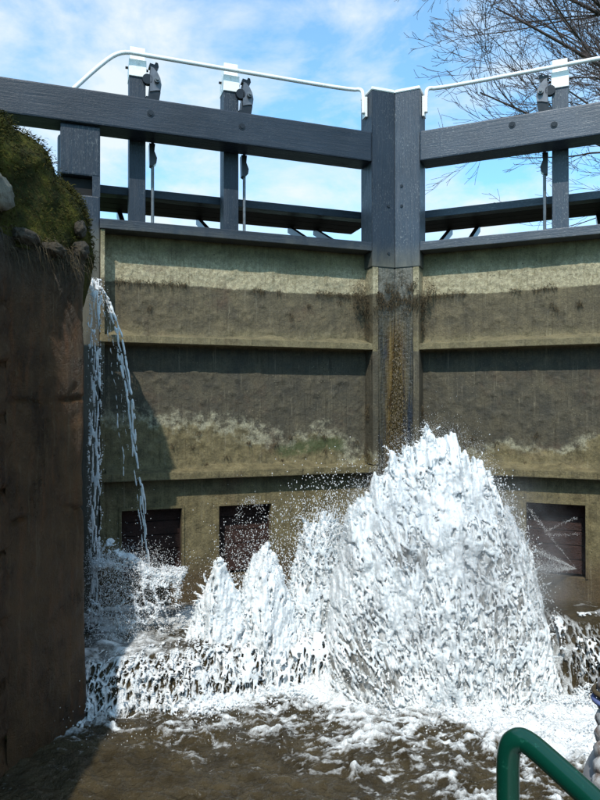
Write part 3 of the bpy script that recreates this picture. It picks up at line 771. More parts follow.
# ------------------------------------------------------------------ pool
def foamfield(X, Y):
    d = (lip_y(X) - 0.10) - Y                           # distance in front of the falling sheet
    width = 0.13 + 0.12 * sst(-1.0, -.5, X) + 0.48 * sst(-.2, 0.6, X) + 0.42 * sst(.6, 1.3, X)
    wob = (fbm(X * 2.2, Y * 2.2, 0, 4, 101) - .5) * .5
    f = sst(1.12, 0.62, (d + wob * (.15 + .5 * width)) / width)
    f = f * (0.8 + .4 * sst(-.2, .6, X))
    lace = net(X * 7 + wob, Y * 10 + X * 1.5, .34, 103)
    sw = ridge(X * 3.2 + wob * 2.2, Y * 6.2 - X * 1.4, 0, 3, 111)
    streak = sst(.36, .85, sw) * sst(3.0, .3, d / (width + .35)) * (.65 + .35 * sst(-.6, .5, X))
    near = sst(2.6, .7, d / (width + .12))                            # froth thins out away from the foot of the fall
    film = sst(.46, .74, fbm(X * 12 + wob * 4, Y * 24, 0, 5, 107, .65)) * (.20 + .45 * near) + .30 * net(X * 11 + wob * 3, Y * 17 - X * 3, .26, 109) * sst(.42, .62, fbm(X * 1.7, Y * 2.6, 0, 3, 110)) * (.35 + .65 * near)
    return np.clip(f + streak * near * (.25 + .6 * lace) + film * (.8 + .4 * sst(-.9, .2, X)), 0, 1.25), d
xs1 = np.concatenate([np.linspace(-1.95, -1.5, 20)[:-1], np.linspace(-1.5, 2.3, 420), np.linspace(2.3, 3.0, 30)[1:]])
ys1 = np.concatenate([np.linspace(-40, 1.5, 40)[:-1], np.linspace(1.5, 2.7, 90)[:-1], np.linspace(2.7, 4.75, 260)])
X, Y = np.meshgrid(xs1, ys1, indexing='ij')
f, d = foamfield(X, Y)
Z = (fbm(X * 2.5, Y * 3.5, 0, 4, 121) - .5) * .06 + (fbm(X * 9, Y * 13, 0, 4, 125, .6) - .5) * .04 + (ridge(X * 6, Y * 10, 0, 2, 127) - .3) * .014
Z = Z + np.clip(f, 0, 1) * ((fbm(X * 9, Y * 9, 0, 5, 131, .62) - .35) * .12)
grid_obj('water', X, Y, Z, WATER, None, {'foam': f - .05})
tag(bpy.data.objects['water'], kind='structure')

# ------------------------------------------------------------------ water on the ledge and the falling sheet (one continuous surface)
def cascade_surface(X, t):
    """t 0..1 over the ledge from the gate to the lip, 1..2 down the fall"""
    gy, ly = gate_y(X) + .1, lip_y(X)
    a = np.clip(t, 0, 1); b = np.clip(t - 1, 0, 1)
    Y = gy + (ly - gy) * a - .24 * b ** .8 * (.75 + .5 * fbm(X * 4, 0, 0, 3, 611)) - .02 * a
    up = .03 * (fbm(X * 7, 0, 0, 3, 613) - .5) * 2 + .16 * sst(1.3, 1.6, X) * (.7 + .6 * fbm(X * 6, 0, 0, 2, 614))
    z = .285 + up * sst(.2, .8, a) - .02 * a ** 3 - (.31 + up) * (b ** 1.35)
    return Y, z
xs2 = np.concatenate([np.linspace(-1.9, -1.46, 30)[:-1], np.linspace(-1.46, 2.35, 900), np.linspace(2.35, 3.0, 60)[1:]]); t2 = np.concatenate([np.linspace(0, .9, 110)[:-1], np.linspace(.9, 2.0, 130)])
X, T = np.meshgrid(xs2, t2, indexing='ij')
Yc, Zc = cascade_surface(X, T)
fall = sst(.95, 1.15, T)
wx = (fbm(X * 6, T * 2, 0, 3, 141) - .5) * .25
lace = np.maximum(net((X + wx * .1) * 17, T * 2.6, .26, 143), .75 * net(X * 34, T * 5.5, .24, 145))
chop = fbm(X * 5, Yc * 7, 0, 4, 147)
fo = fall * lace * .95 + (1 - fall) * (sst(.48, .72, chop) * .65 + sst(.5, .9, ridge(X * 7, Yc * 9, 0, 3, 149)) * .3)
boost = np.exp(-((X + 1.1) / .35) ** 2) * .5 * (1 - fall) + .45 * sst(1.8, 2.0, T) + .10 * sst(-.3, .3, X) * sst(1.9, 1.4, X)
fo = fo + boost * (.35 + .9 * fbm(X * 14, T * 9, 0, 3, 151))
fo = fo * (1 - .45 * sst(1.4, 1.6, X))
amp = fall * (.03 * (lace - .3) + .02 * (fbm(X * 5, T * 2, 0, 3, 153) - .5)) + (1 - fall) * (.05 * (chop - .5))
grid_obj('water', X, Yc - amp * fall * 1.0, Zc + amp * (1 - fall), WATER, None, {'foam': fo})
tag(bpy.data.objects['water.001'], kind='structure')

# ------------------------------------------------------------------ plumes
def interp(x, pts):
    a = np.array(pts); return np.interp(x, a[:, 0], a[:, 1])
def px2x(px, Y): return (px - 300) / 650 * Y
def hpts(l, Y): return [(px2x(p, Y), 1.8 + (405 - y) / 650 * Y) for p, y in l]
BIG = hpts([(325, 640), (330, 585), (337, 550), (345, 520), (350, 492), (369, 482), (374, 463), (387, 456), (392, 443), (404, 432), (414, 436), (425, 425), (448, 427), (464, 434), (470, 452), (478, 438), (486, 462), (493, 462), (498, 486), (508, 498), (518, 520), (526, 545), (530, 572), (537, 600), (539, 640), (544, 675), (562, 705)], 4.45)

HN = [.17]
def hill(X, t, prof, yc, depth, back=.45):
    """surface over a plume: t 0 = front foot, 1 = crest, 1.6 = down the back"""
    H = interp(X, prof); H = H * (.915 + HN[0] * (fbm(X * 7, t * 1.3, 0, 4, 777, .62) - .45) + .07 * (ridge(X * 19, t * 2, 0, 2, 779) - .35))
    a = np.clip(t, 0, 1)
    z = H * np.sin(a * math.pi / 2) ** 1.15
    Y = yc - depth * np.cos(a * math.pi / 2) ** 1.5 * np.clip(.35 + .65 * H / 1.2, .2, 1)
    b = np.clip(t - 1, 0, 1)
    Y = Y + back * b; z = z - H * b * 1.2
    return Y, z

def plume(name, prof, yc, depth, x0, x1, seed, label, dens=1.0, core_gain=1.0, npts=150000, spikes=900, drops=1500, voxel=.0055, mat=None, amp=.06):
    P = []; R = []
    n = npts
    X = rng.uniform(x0, x1, n); t = rng.uniform(0.0, 1.35, n) ** .9
    Y, z = hill(X, t, prof, yc, depth)
    H = interp(X, prof)
    xc = (x0 + x1) / 2; rr0 = .55 * (x1 - x0) + .12; ang = np.arctan2(X - xc, z + rr0); rad = np.hypot(X - xc, z + rr0)
    nz = fbm(ang * 7, Y * 4, rad * 2.6, 5, seed, .62) * .6 + .4 * fbm(ang * 26 * (x1 - x0) ** .5, Y * 6, rad * 4, 4, seed + 2, .65)
    out = (nz - .42) * amp * 3.0
    # ligament net, flow aligned and fanning out from the base
    hf = np.clip(z / np.maximum(H, .1), 0, 1)
    big = fbm(X * 3.2, z * 2.4, 0, 4, seed + 12, .6)
    U_, V_ = ang * (rr0 + .6), rad
    th = .14 + .9 * dens * sst(.30, .85, hf + (big - .5) * 1.5)
    clu = sst(.42, .60, fbm(U_ * 3.1, V_ * 1.8, 0, 3, seed + 15)); th = th * (.75 + .9 * clu)
    if label.startswith('tall'): th = th * (1 - .60 * sst(.85, .40, X) * sst(.85, .55, hf) - .25 * sst(1.35, 1.6, X))
    lc = np.maximum(net(U_ * 12, V_ * 4.4, th * 1.25, seed + 3), .9 * net(U_ * 27, V_ * 10, th * (.5 + .5 * clu), seed + 4))
    keep = (lc > .45) & (fbm(U_ * 30, V_ * 14, 0, 2, seed + 8) > .26)
    thin = np.clip(lc, .4, 1)
    o2 = out + .022 * (1.2 - .8 * hf) * (fbm(U_ * 14, V_ * 6, Y * 6, 3, seed + 6) - .3) + rng.normal(0, .0025, n)
    P.append(np.stack([X, Y - o2, z + o2 * .4], 1)[keep]); R.append((rng.uniform(.0055, .0092, n) * thin)[keep])
    # ragged spikes thrown off the crest and front
    m = spikes
    sx = rng.uniform(x0, x1, m); st = np.where(rng.random(m) < .7, rng.uniform(.7, 1.15, m), rng.uniform(.2, .9, m))
    sy, sz = hill(sx, st, prof, yc, depth); cx = (x0 + x1) / 2
    cl = fbm(sx * 11, st * 3, 0, 2, seed + 20)
    L = .012 + .085 * rng.random(m) ** 2.0 * sst(.42, .75, cl) * 2.0
    dirx = (sx - cx) / (x1 - x0) * 1.3 + rng.normal(0, .35, m); dz = .9 + rng.normal(0, .3, m); dy = rng.normal(-.25, .4, m)
    k = 14
    for j in range(k):
        s = j / (k - 1)
        P.append(np.stack([sx + dirx * L * s + .008 * np.sin(s * 7 + sx * 90), sy + dy * L * s, sz + dz * L * s - .5 * L * s * s * .6], 1)); R.append(.0095 * (1 - s * .62) * (1 + .25 * np.sin(s * 9 + sx * 200)))
    # droplets
    m = drops
    sx = rng.uniform(x0 - .02, x1 + .02, m); st = rng.uniform(.3, 1.15, m); sy, sz = hill(sx, st, prof, yc, depth)
    off = rng.exponential(.035, m)
    P.append(np.stack([sx + rng.normal(0, .5, m) * off + np.sign(sx - cx) * off * .4, sy - off * rng.uniform(-.3, .8, m), sz + off * rng.uniform(-.3, 1.1, m)], 1)); R.append(rng.uniform(.0042, .0075, m))
    P = np.vstack(P); R = np.concatenate(R); kk = P[:, 2] > -.02
    o = splash(name, P[kk], R[kk], mat or FOAM, voxel)
    tag(o, label, 'water plume')
    # inner water body with its own painted froth, seen between the ligaments
    nx = int((x1 - x0) / .0045); xs3 = np.linspace(x0 + .01, x1 - .01, nx); t3 = np.linspace(0, 1.5, int(240 * (.4 + interp(cx, prof) / 1.6)))
    X, T = np.meshgrid(xs3, t3, indexing='ij'); Yh, Zh = hill(X, T, prof, yc, depth)
    ang = np.arctan2(X - xc, Zh + rr0); rad = np.hypot(X - xc, Zh + rr0); U_ = ang * (rr0 + .6)
    nn = fbm(ang * 7, Yh * 4, rad * 2.6, 5, seed, .62) * .6 + .4 * fbm(ang * 26 * (x1 - x0) ** .5, Yh * 6, rad * 4, 4, seed + 2, .65) - .42
    hf = Zh / np.maximum(interp(X, prof), .1); big = fbm(X * 3.2, Zh * 2.4, 0, 4, seed + 12, .6)
    clu = sst(.42, .60, fbm(U_ * 3.1, rad * 1.8, 0, 3, seed + 15))
    fo = .30 + .30 * clu * core_gain + core_gain * .95 * sst(.22, .78, hf + (big - .5) * 1.5) + .6 * net(U_ * 14, rad * 5.5, .34, seed + 31) + .35 * (fbm(U_ * 40, rad * 14, 0, 4, seed + 33, .65) - .45) + .5 * sst(.16, .0, Zh)
    if label.startswith('tall'): fo = fo - .40 * sst(.85, .40, X) * sst(.85, .55, hf)
    d_ = nn * amp * 3.0 + .020 * (net(U_ * 20, rad * 8, .30, seed + 31) - .5) + .03 * (fbm(U_ * 22, rad * 9, Yh * 5, 4, seed + 35, .62) - .5)
    grid_obj('plume_body', X, Yh - d_ + .012, Zh + d_ * .4 - .012, FROTH, o, {'foam': fo})
    return o

plume('water_plume', BIG, 4.50, .62, px2x(322, 4.45), px2x(578, 4.45), 201, 'tall white plume of churning water shooting up in front of the right gate leaf', npts=420000, spikes=1500, drops=1100, amp=.10)
bm = bmesh.new(); bmesh.ops.create_icosphere(bm, subdivisions=4, radius=1)
MI = bpy.data.materials.new('mist'); MI.use_nodes = True; nt = MI.node_tree; nt.nodes.clear()
out_ = nt.nodes.new('ShaderNodeOutputMaterial'); pv = nt.nodes.new('ShaderNodeVolumePrincipled'); pv.inputs['Color'].default_value = (.96, .97, .98, 1); pv.inputs['Anisotropy'].default_value = .1
tcn = nt.nodes.new('ShaderNodeTexCoord'); ln = nt.nodes.new('ShaderNodeVectorMath'); ln.operation = 'LENGTH'
mr = nt.nodes.new('ShaderNodeMapRange'); mr.interpolation_type = 'SMOOTHSTEP'; mr.inputs[1].default_value = 1.0; mr.inputs[2].default_value = .45; mr.inputs[3].default_value = 0; mr.inputs[4].default_value = 1
nz_ = nt.nodes.new('ShaderNodeTexNoise'); nz_.inputs['Scale'].default_value = 4.5; nz_.inputs['Detail'].default_value = 4
r2 = nt.nodes.new('ShaderNodeMapRange'); r2.inputs[1].default_value = .40; r2.inputs[2].default_value = .68; r2.inputs[3].default_value = .15; r2.inputs[4].default_value = 2.6
mm = nt.nodes.new('ShaderNodeMath'); mm.operation = 'MULTIPLY'
for a_, b_ in ((tcn.outputs['Object'], ln.inputs[0]), (ln.outputs['Value'], mr.inputs[0]), (tcn.outputs['Object'], nz_.inputs['Vector']), (nz_.outputs[0], r2.inputs[0]), (mr.outputs[0], mm.inputs[0]), (r2.outputs[0], mm.inputs[1]), (mm.outputs[0], pv.inputs['Density']), (pv.outputs[0], out_.inputs['Volume'])): nt.links.new(a_, b_)
mist = from_bm('mist', bm, MI); mist.location = (.95, 4.22, .62); mist.scale = (.98, .62, .98); tag(mist, 'thin mist of spray hanging round the tall plume', 'mist', kind='stuff')
SM = [(hpts([(180, 655), (194, 612), (205, 590), (214, 568), (221, 563), (230, 580), (243, 606), (262, 655)], 4.3), 181, 261, 4.36, .28, 'small pointed plume, leftmost of the white peaks in front of the left gate leaf', 4.3),
      (hpts([(222, 655), (238, 604), (247, 562), (256, 548), (266, 539), (274, 538), (282, 560), (291, 600), (310, 655)], 4.35), 224, 309, 4.42, .30, 'narrow twin-topped white plume in front of the second sluice opening', 4.35)]
HN[0] = .34
for i, (pr, a, b, yc, dp, lb, Yq) in enumerate(SM):
    plume('water_plume', pr, yc, dp, px2x(a, Yq), px2x(b, Yq), 230 + i * 31, lb, dens=.22, core_gain=.35, npts=80000, spikes=420, drops=1500, amp=.07)
pr = hpts([(275, 655), (288, 590), (300, 540), (306, 518), (314, 514), (322, 509), (332, 508), (340, 520), (348, 560), (352, 655)], 4.5)
plume('water_plume', pr, 4.6, .25, px2x(277, 4.5), px2x(350, 4.5), 300, 'thin lacy plume breaking into drops beside the tall plume', dens=.05, core_gain=.12, npts=80000, spikes=420, drops=2200, amp=.05)
# churning lower curtain in front of the ledge: lacy falling sheet strands
n = 210000
X = rng.uniform(-1.42, 2.4, n); T = 1 + rng.uniform(-.12, 1.0, n)
Yc, Zc = cascade_surface(X, T)
w = (fbm(X * 5, T * 2, 0, 3, 341) - .5) * .25
lc = np.maximum(net((X + w * .1) * 16, T * 2.3, .19 + .05 * sst(-.7, 0, X) - .13 * sst(1.35, 1.6, X), 343), net(X * 32, T * 4.6, .11, 345) * (X > -.9))
dens = .16 * sst(-.9, .0, X) + .12 * sst(1.8, 2.0, T) - .16 * sst(1.5, 1.8, X)
keep = (lc > .5) & (fbm(X * 26, T * 4, 0, 2, 346) > .36) & ((X < 1.42) | (fbm(X * 9, T * 5, 0, 3, 348) > .56))
off = .03 + .05 * fbm(X * 8, T * 4, 0, 3, 349) + .03 * sst(-.5, .5, X)
P = np.stack([X, Yc - off * sst(.9, 1.3, T), Zc + .012 + .02 * sst(1.9, 2, T)], 1)[keep]; R = rng.uniform(.0038, .0065, len(P)) * (.72 + .28 * sst(-.75, -.3, P[:, 0]))
# foam crest at the foot
m = 90000; fx = rng.uniform(-1.38, 2.4, m); fy = lip_y(fx) - .17 - np.abs(rng.normal(0, 1, m)) * (.045 + .06 * sst(-1.0, -.5, fx) + .24 * sst(-.1, .7, fx)); 
kp = (fbm(fx * 8, fy * 10, 0, 4, 355, .6) > (.50 - .06 * sst(.3, 1.0, fx))) & (net(fx * 20, fy * 26, .5, 356) > .4)
fz = rng.uniform(-.005, 1, m) * (.035 + .05 * sst(.1, .9, fx)) * fbm(fx * 6, fy * 6, 0, 3, 357) * 1.6
P = np.vstack([P, np.stack([fx, fy, fz], 1)[kp]]); R = np.concatenate([R, rng.uniform(.0035, .0075, kp.sum())])
o = splash('cascade_foam', P, R, FOAM, .0055); tag(o, kind='stuff'); tag(o, 'white lacy strands falling over the ledge into the pool', 'white water')

# loose droplets
def droplets(name, P, R, mat, label, cat='spray'):
    bm = bmesh.new(); bmesh.ops.create_icosphere(bm, subdivisions=1, radius=1); me = bpy.data.meshes.new('d'); bm.to_mesh(me); bm.free()
    v = np.array([p.co[:] for p in me.vertices]); f = np.array([list(p.vertices) for p in me.polygons]); bpy.data.meshes.remove(me)
    n = len(P); st = 1 + rng.random(n) * 1.2
    V = P[:, None, :] + v[None] * (R[:, None] * np.stack([np.ones(n), np.ones(n), st], 1))[:, None, :]
    F = (np.arange(n) * len(v))[:, None, None] + f[None]
    o = from_np(name, V.reshape(-1, 3), F.reshape(-1, 3), mat); tag(o, label, cat, kind='stuff'); return o
parts = []
m = 2000; a = rng.normal(px2x(262, 4.5), .17, m); parts.append((np.stack([a, rng.uniform(4.2, 4.6, m), .75 + rng.normal(0, .16, m)], 1), rng.uniform(.0012, .003, m)))
m = 1800; a = rng.normal(px2x(322, 4.5), .16, m); parts.append((np.stack([a, rng.uniform(4.3, 4.7, m), .95 + rng.normal(0, .16, m)], 1), rng.uniform(.0016, .0042, m)))
m = 1500; s = rng.uniform(0, 1, m); parts.append((np.stack([px2x(495, 4.5) + .35 * s + rng.normal(0, .03, m), rng.uniform(4.2, 4.7, m), 1.25 - 1.0 * s + rng.normal(0, .10, m)], 1), rng.uniform(.0015, .0045, m)))
m = 3000; parts.append((np.stack([rng.uniform(-1.35, 2.3, m), rng.uniform(3.4, 4.4, m), rng.exponential(.10, m)], 1), rng.uniform(.001, .0028, m)))
m = 2500; parts.append((np.stack([rng.normal(-1.2, .13, m), rng.normal(4.35, .15, m), .25 + rng.exponential(.15, m)], 1), rng.uniform(.001, .003, m)))
m = 600; parts.append((np.stack([rng.normal(px2x(348, 4.5), .13, m), rng.uniform(4.2, 4.6, m), rng.normal(1.15, .13, m)], 1), rng.uniform(.0012, .0034, m)))
m = 14000; q = rng.uniform(px2x(340, 4.5), px2x(545, 4.5), m); parts.append((np.stack([q, rng.uniform(4.3, 4.6, m), interp(q, BIG) * rng.uniform(.75, 1.0, m) + rng.exponential(.035, m)], 1), rng.uniform(.0006, .0016, m)))
droplets('spray_drops', np.vstack([p for p, _ in parts]), np.concatenate([r for _, r in parts]), FOAM, 'fine drops flying round the plumes and over the pool')

# ------------------------------------------------------------------ leaks
def strand(p0, p1, ex, amp, k, r0, r1, seed, n=900):
    """continuous wavering strand that falls from p0 to p1, with beads and short breaks"""
    s = np.linspace(0, 1, n); p0, p1 = np.array(p0), np.array(p1)
    P = p0 + (p1 - p0) * np.stack([s ** .85, s, s ** ex], 1)
    P[:, 0] += amp * (fbm(s * k, 0, 0, 3, seed) - .5) * 2 * np.minimum(1, .3 + s * 4); P[:, 1] += amp * (fbm(s * k, 3, 0, 3, seed + 1) - .5)
    bd = fbm(s * 55, 0, 0, 2, seed + 2); R = (r0 + (r1 - r0) * bd) * (.55 + .9 * fbm(s * 9, 0, 0, 2, seed + 4))
    kp = bd > .30 + .12 * s
    return P[kp], R[kp]
pp = [strand((-1.435 + .012 * i, 4.48, 2.66 - .015 * i), (-1.095 + .012 * i, 4.62, .60), 1.72 + .03 * i, .018, 13, .0025, .0085, 400 + 9 * i) for i in range(4)]
pp += [strand((-1.41, 4.5, 2.6), (-1.25 + .03 * i, 4.6, 1.3 + .2 * i), 1.6, .02, 12, .001, .006, 460 + 9 * i, 300) for i in range(2)]
s_ = rng.random(500); q = np.stack([-1.435 + .34 * s_ ** .85, 4.48 + .14 * s_, 2.66 - 2.06 * s_ ** 1.75], 1) + rng.normal(0, .018, (500, 3)); pp.append((q, rng.uniform(.0022, .0045, 500)))
o = splash('water_jet', np.vstack([p for p, _ in pp]), np.concatenate([r_ for _, r_ in pp]), FOAM, .0042, 1)
tag(o, 'thin beaded jet of water arcing down from beside the left heel post', 'water jet', kind='stuff')
n = 60000; z = rng.uniform(.3, 2.66, n); x = rng.normal(0, .019, n) + .02 * (fbm(z * 4, 0, 0, 3, 3) - .5)
kp = net(x * 60, z * 5, .34, 9) > .55 + .3 * sst(.9, 1.7, z) * sst(2.5, 2.2, z)
kp &= fbm(x * 120, z * 14, 0, 3, 10) > .42
P = np.stack([-1.393 + x, 4.42 + .03 * (fbm(z * 6, x * 20, 0, 2, 12) - .5), z], 1)[kp]
P = np.vstack([P, np.stack([-1.41 + rng.normal(0, .02, 500), 4.45 + rng.normal(0, .02, 500), rng.uniform(2.5, 2.67, 500)], 1)])
o = splash('waterfall', P, rng.uniform(.0026, .0048, len(P)), FOAM, .0042, 1); tag(o, 'narrow veil of water running down between the dark wall and the left gate leaf', 'waterfall', kind='stuff')
# froth thrown up where the leaks land: a low hollow crown of thin ligaments and fine drops
n = 60000; fa = rng.uniform(-1.42, -.80, n); v = rng.random(n)
tz = .78 - .16 * sst(-1.25, -.85, fa) + .05 * (fbm(fa * 12, 0, 0, 3, 521) - .5) + .10 * np.exp(-((fa + 1.31) / .05) ** 2)
yq = 4.50 - .16 * v ** .7 + .04 * (fbm(fa * 9, v * 3, 0, 3, 523) - .5); zq = tz - (tz - .28) * v ** 1.5
lc = np.maximum(net(fa * 15 + zq * 3, zq * 9, .20, 525), net(fa * 34, zq * 18, .20, 527) * (v < .35))
kp = (lc > .5) & (rng.random(n) > .75 * sst(-1.08, -.86, fa)) & ((v < .16) | (fbm(fa * 7, zq * 5, 0, 4, 529) > .50)) & (rng.random(n) > .2)
P = np.stack([fa + rng.normal(0, .004, n), yq + rng.normal(0, .01, n), zq], 1)[kp]
m = 16000; top = np.stack([rng.uniform(-1.42, -.80, m), rng.uniform(4.36, 4.66, m)], 1); tk = (net(top[:, 0] * 11, top[:, 1] * 16, .5, 531) > .4) & (fbm(top[:, 0] * 6, top[:, 1] * 8, 0, 3, 533) > .42)
P = np.vstack([P, np.stack([top[:, 0], top[:, 1], .70 - .10 * sst(-1.3, -.85, top[:, 0]) + .05 * rng.random(m)], 1)[tk]])
o = splash('froth', P, rng.uniform(.0026, .0055, len(P)), FOAM, .0045, 1); tag(o, 'low froth in the shade under the leaking jet, beside the dark wall', 'white water', kind='stuff')
m = 9000; hx = rng.normal(-1.17, .17, m); droplets('splash_drops', np.stack([hx, rng.normal(4.42, .10, m), .30 + .50 * rng.random(m) ** .8 + rng.normal(0, .05, m)], 1), rng.uniform(.0009, .0026, m), FOAM, 'fine drops hanging over the shaded froth beside the dark wall')
# fan of spray from the right sluice opening
RT = np.array([MX, MY]) ; parts = []
def rp(u, y, z): return np.array([MX + dR[0] * u - math.sin(AR) * y, MY + dR[1] * u + math.cos(AR) * y, z])
src = rp(1.41, .10, .53)
for tgt, k, sp in ((rp(1.05, .0, 1.0), 260, .012), (rp(.98, -.25, .78), 1500, .03), (rp(.92, -.35, .66), 1100, .05), (rp(.86, -.35, .56), 2200, .05)):
    s = rng.random(k) ** .8; P = src[None] + (tgt - src)[None] * s[:, None] + rng.normal(0, 1, (k, 3)) * sp * s[:, None]; parts.append(P)
for a, b, k in ((rp(1.18, .1, .80), rp(1.42, .06, .94), 170), (rp(1.18, .08, .78), rp(1.42, .1, .80), 120), (rp(1.06, .09, .98), rp(1.2, .05, .82), 120)):
    s = rng.random(k); parts.append(a[None] + (b - a)[None] * s[:, None] + rng.normal(0, .006, (k, 3)))
P = np.vstack(parts); droplets('spray_fan', P, rng.uniform(.0007, .0021, len(P)), FOAM, 'fine fan of spray leaking from the sluice opening at right')
# small parabola of drops in front of the second opening
s = rng.random(500); a, b = px2x(222, 4.5), px2x(262, 4.5)
P = np.stack([a + (b - a) * s, np.full(500, 4.5), .72 + .42 * np.sin(s * 2.2)], 1) + rng.normal(0, .014, (500, 3)); P = P[:260]; droplets('spray_arc', P, rng.uniform(.0010, .0026, 260), FOAM, 'small arc of drops in front of the second sluice opening')

# ------------------------------------------------------------------ bare tree
def tree():
    root = thing('bare_tree', 'leafless tree beyond the right gate leaf, its twigs spreading across the sky', 'tree', (9.0, 12.0, GZ - .05))
    base = np.array([9.0, 12.0, GZ - .05])
    Vs = {'limb': [], 'twig': []}; Fs = {'limb': [], 'twig': []}; cnt = {'limb': 0, 'twig': 0}
    def addt(kind, P, r, seg):
        V, F = tube_np(P - base, r, seg); Vs[kind].append(V); Fs[kind].append(F + cnt[kind]); cnt[kind] += len(V)
    R = np.random.default_rng(21)
    def grow(p, d, L, r, depth):
        n = 9 if depth < 2 else 6
        pts = [p]; dd = d / np.linalg.norm(d)
        for i in range(n):
            dd = dd + R.normal(0, .085 if depth < 2 else .11, 3); dd[2] += .018 if depth < 2 else .03; dd /= np.linalg.norm(dd)
            pts.append(pts[-1] + dd * L / n)
        pts = np.array(pts); rr = np.linspace(r, r * (.16 if depth == 0 else .3), len(pts)) * (.95 if depth < 2 else 1)
        rr = np.maximum(rr * .95, .0038)
        addt('limb' if depth < 2 else 'twig', pts, rr, 6 if depth < 2 else 3)
        if depth >= 4: return
        nc = (8, 6, 4, 3)[depth]
        for c in range(nc):
            s = (c + .6 + R.uniform(-.3, .3)) / nc; s = .15 + .85 * s; i = min(int(s * n), n - 1); q = pts[i]; t = pts[min(i + 1, n)] - pts[i]; t /= np.linalg.norm(t)
            side = R.normal(0, 1, 3); side -= t * side.dot(t); side /= np.linalg.norm(side)
            nd = t * .9 + side * R.uniform(.35, .75) + np.array([-.10, 0, .05])
            grow(q, nd, L * R.uniform(.38, .60) * (1.15 - .4 * s), max(rr[i] * .55, .004), depth + 1)
    trunk = np.array([base, base + [-.05, .1, 1.6], base + [-.2, 0, 3.2], base + [-.35, -.1, 4.6], base + [-.4, 0, 6.5], base + [-.2, .1, 8.5]])
    P = smooth_path(trunk, 2); V, F = tube_np(P - base, np.linspace(.34, .10, len(P)), 14); from_np('trunk', V, F, BARK, root)
    def at(px, y, Y): return np.array([(px - 300) / 650 * Y, Y, 1.8 + (405 - y) / 650 * Y])
    for s, e, r in ((base + [-.2, 0, 3.0], at(500, 80, 10.5), .075), (base + [-.3, 0, 3.9], at(470, 60, 11), .08), (base + [-.3, 0, 4.3], at(490, 30, 10.5), .07), (base + [-.35, 0, 4.9], at(470, -40, 11), .07),
                    (base + [-.1, 0, 2.3], at(530, 130, 11), .055), (base + [-.3, 0, 5.3], at(540, -60, 12), .07), (base + [-.2, .1, 2.7], at(560, 90, 13), .06),
                    (base + [0, 0, 4.5], base + [3, 1, 7.5], .07), (base + [0, 0, 5], base + [1.5, -2, 8.5], .07), (base + [0, 0, 3.5], base + [3, -1.5, 5.5], .07), (base + [-.3, .3, 4.2], at(585, 10, 12.5), .06)):
        grow(s, e - s, np.linalg.norm(e - s) * 1.02, r, 0 if r > .039 else 1)
    for k in ('limb', 'twig'):
        o = from_np('limbs' if k == 'limb' else 'twigs', np.vstack(Vs[k]), np.vstack(Fs[k]), BARK, root); 
        tag(o, kind='stuff'); print(k, len(o.data.polygons))
tree()

# ------------------------------------------------------------------ boat rail, rope, fender (bottom right, near the camera)
GR = M('green_enamel'); GR.color(GR.mix(GR.ramp(GR.noise(60, 4, .7), [(.62, 0), (.74, .8)]), (0.002, 0.042, 0.026), (0.02, 0.12, 0.08))); GR.rough(.22); GR.bump(GR.noise(25, 3), .08, .003)
boat = thing('narrow_boat', 'corner of a boat with a bent green tubular handrail at bottom right', 'boat', (.9, .2, 0))
def cp(px, y, Y): return (px2x(px, Y) - .9, Y - .2, 1.8 + (405 - y) / 650 * Y)
rail = [cp(509, 1180, 1.02), cp(508, 860, 1.02), cp(507, 790, 1.02), cp(507, 746, 1.02), cp(517, 737, 1.01), cp(528, 741, 1.0), cp(556, 766, .95), cp(600, 806, .88), cp(760, 960, .66)]
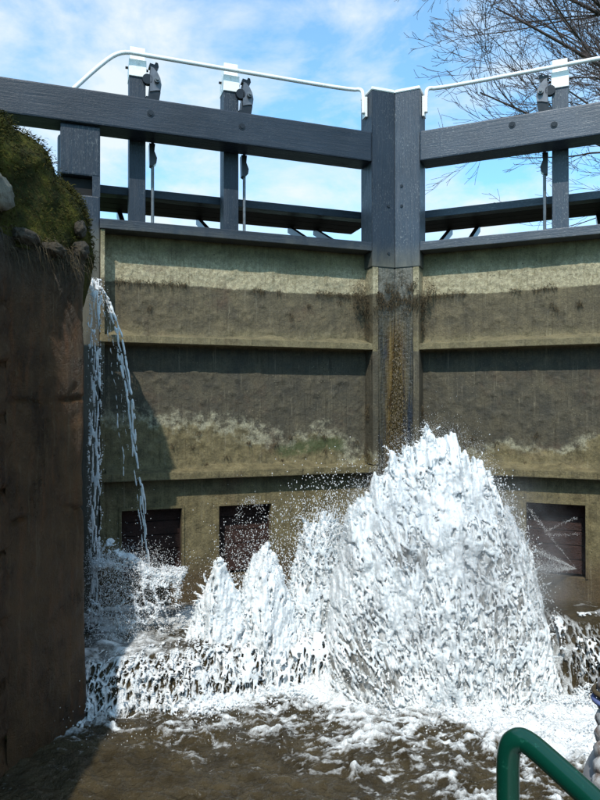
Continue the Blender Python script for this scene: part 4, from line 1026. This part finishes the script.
# keep the corner tight: subdivide straight runs first
P = smooth_path(rail, 3)
tube_obj('handrail', P, .0175, GR.m, boat, 20)
HULL = mat_plain('grey_deck_paint', (.16, .16, .16), .5)
bm = bmesh.new(); add_box(bm, -1.0, .75, -6, .86, -.3, .55, .03); from_bm('deck', bm, HULL, boat)
# fender
FG = mat_plain('grey_fender', (.30, .30, .31), .45, 0, .08, 8, .05)
prof = [(0, 0), (.05, .0), (.085, .03), (.10, .08), (.10, .34), (.09, .40), (.055, .45), (.02, .465), (0, .465)]
th = np.linspace(0, 2 * math.pi, 25)[:-1]; sp = smooth_path([(a, 0, b) for a, b in prof], 2)
V = np.stack([np.outer(sp[:, 0], np.cos(th)), np.outer(sp[:, 0], np.sin(th)), np.outer(sp[:, 2], np.ones(24))], -1).reshape(-1, 3)
i = np.arange(len(sp) - 1)[:, None] * 24; j = np.arange(24)[None]; F = np.stack([i + j, i + (j + 1) % 24, i + 24 + (j + 1) % 24, i + 24 + j], -1).reshape(-1, 4)
fo_ = from_np('fender', V, F, FG); fo_.location = (.645, 1.25, .70); tag(fo_, 'smooth grey rounded fender at the lower right corner beside the green handrail', 'fender')
RM = M('pale_rope'); RM.color(RM.mix(RM.ramp(RM.noise(38, 5, .7), [(.45, 0), (.6, 1)]), (.62, .61, .60), (.22, .17, .14))); RM.rough(.85); RM.bump(RM.noise(80, 4), .6, .004)
def helix(cx, cy, z0, z1, R, turns, off, n=160):
    s = np.linspace(0, 1, n); a = s * turns * 2 * math.pi + off
    return np.stack([cx + np.cos(a) * R, cy + np.sin(a) * R, z0 + (z1 - z0) * s], 1)
Vs = []; Fs = []; c = 0
for k in range(3):
    Pk = helix(0, 0, 0, .20, .015, 2.2, k * 2.094); V, F = tube_np(Pk, .017, 8); Vs.append(V); Fs.append(F + c); c += len(V)
ro = from_np('rope', np.vstack(Vs), np.vstack(Fs), RM.m); ro.location = (.578, 1.22, 1.08); ro.rotation_euler = (0, .06, 0)
tag(ro, 'thick pale rope with brown strands at the right edge above the grey fender', 'rope')
RM2 = mat_plain('blue_binding', (.10, .13, .28), .7)
for zc, mt in ((.165, RM2), (.180, WEED)):
    V, F = tube_np(helix(0, 0, zc, zc + .001, .036, 1, 0, 30), .005, 6); b = from_np('binding', V, F, mt, ro)
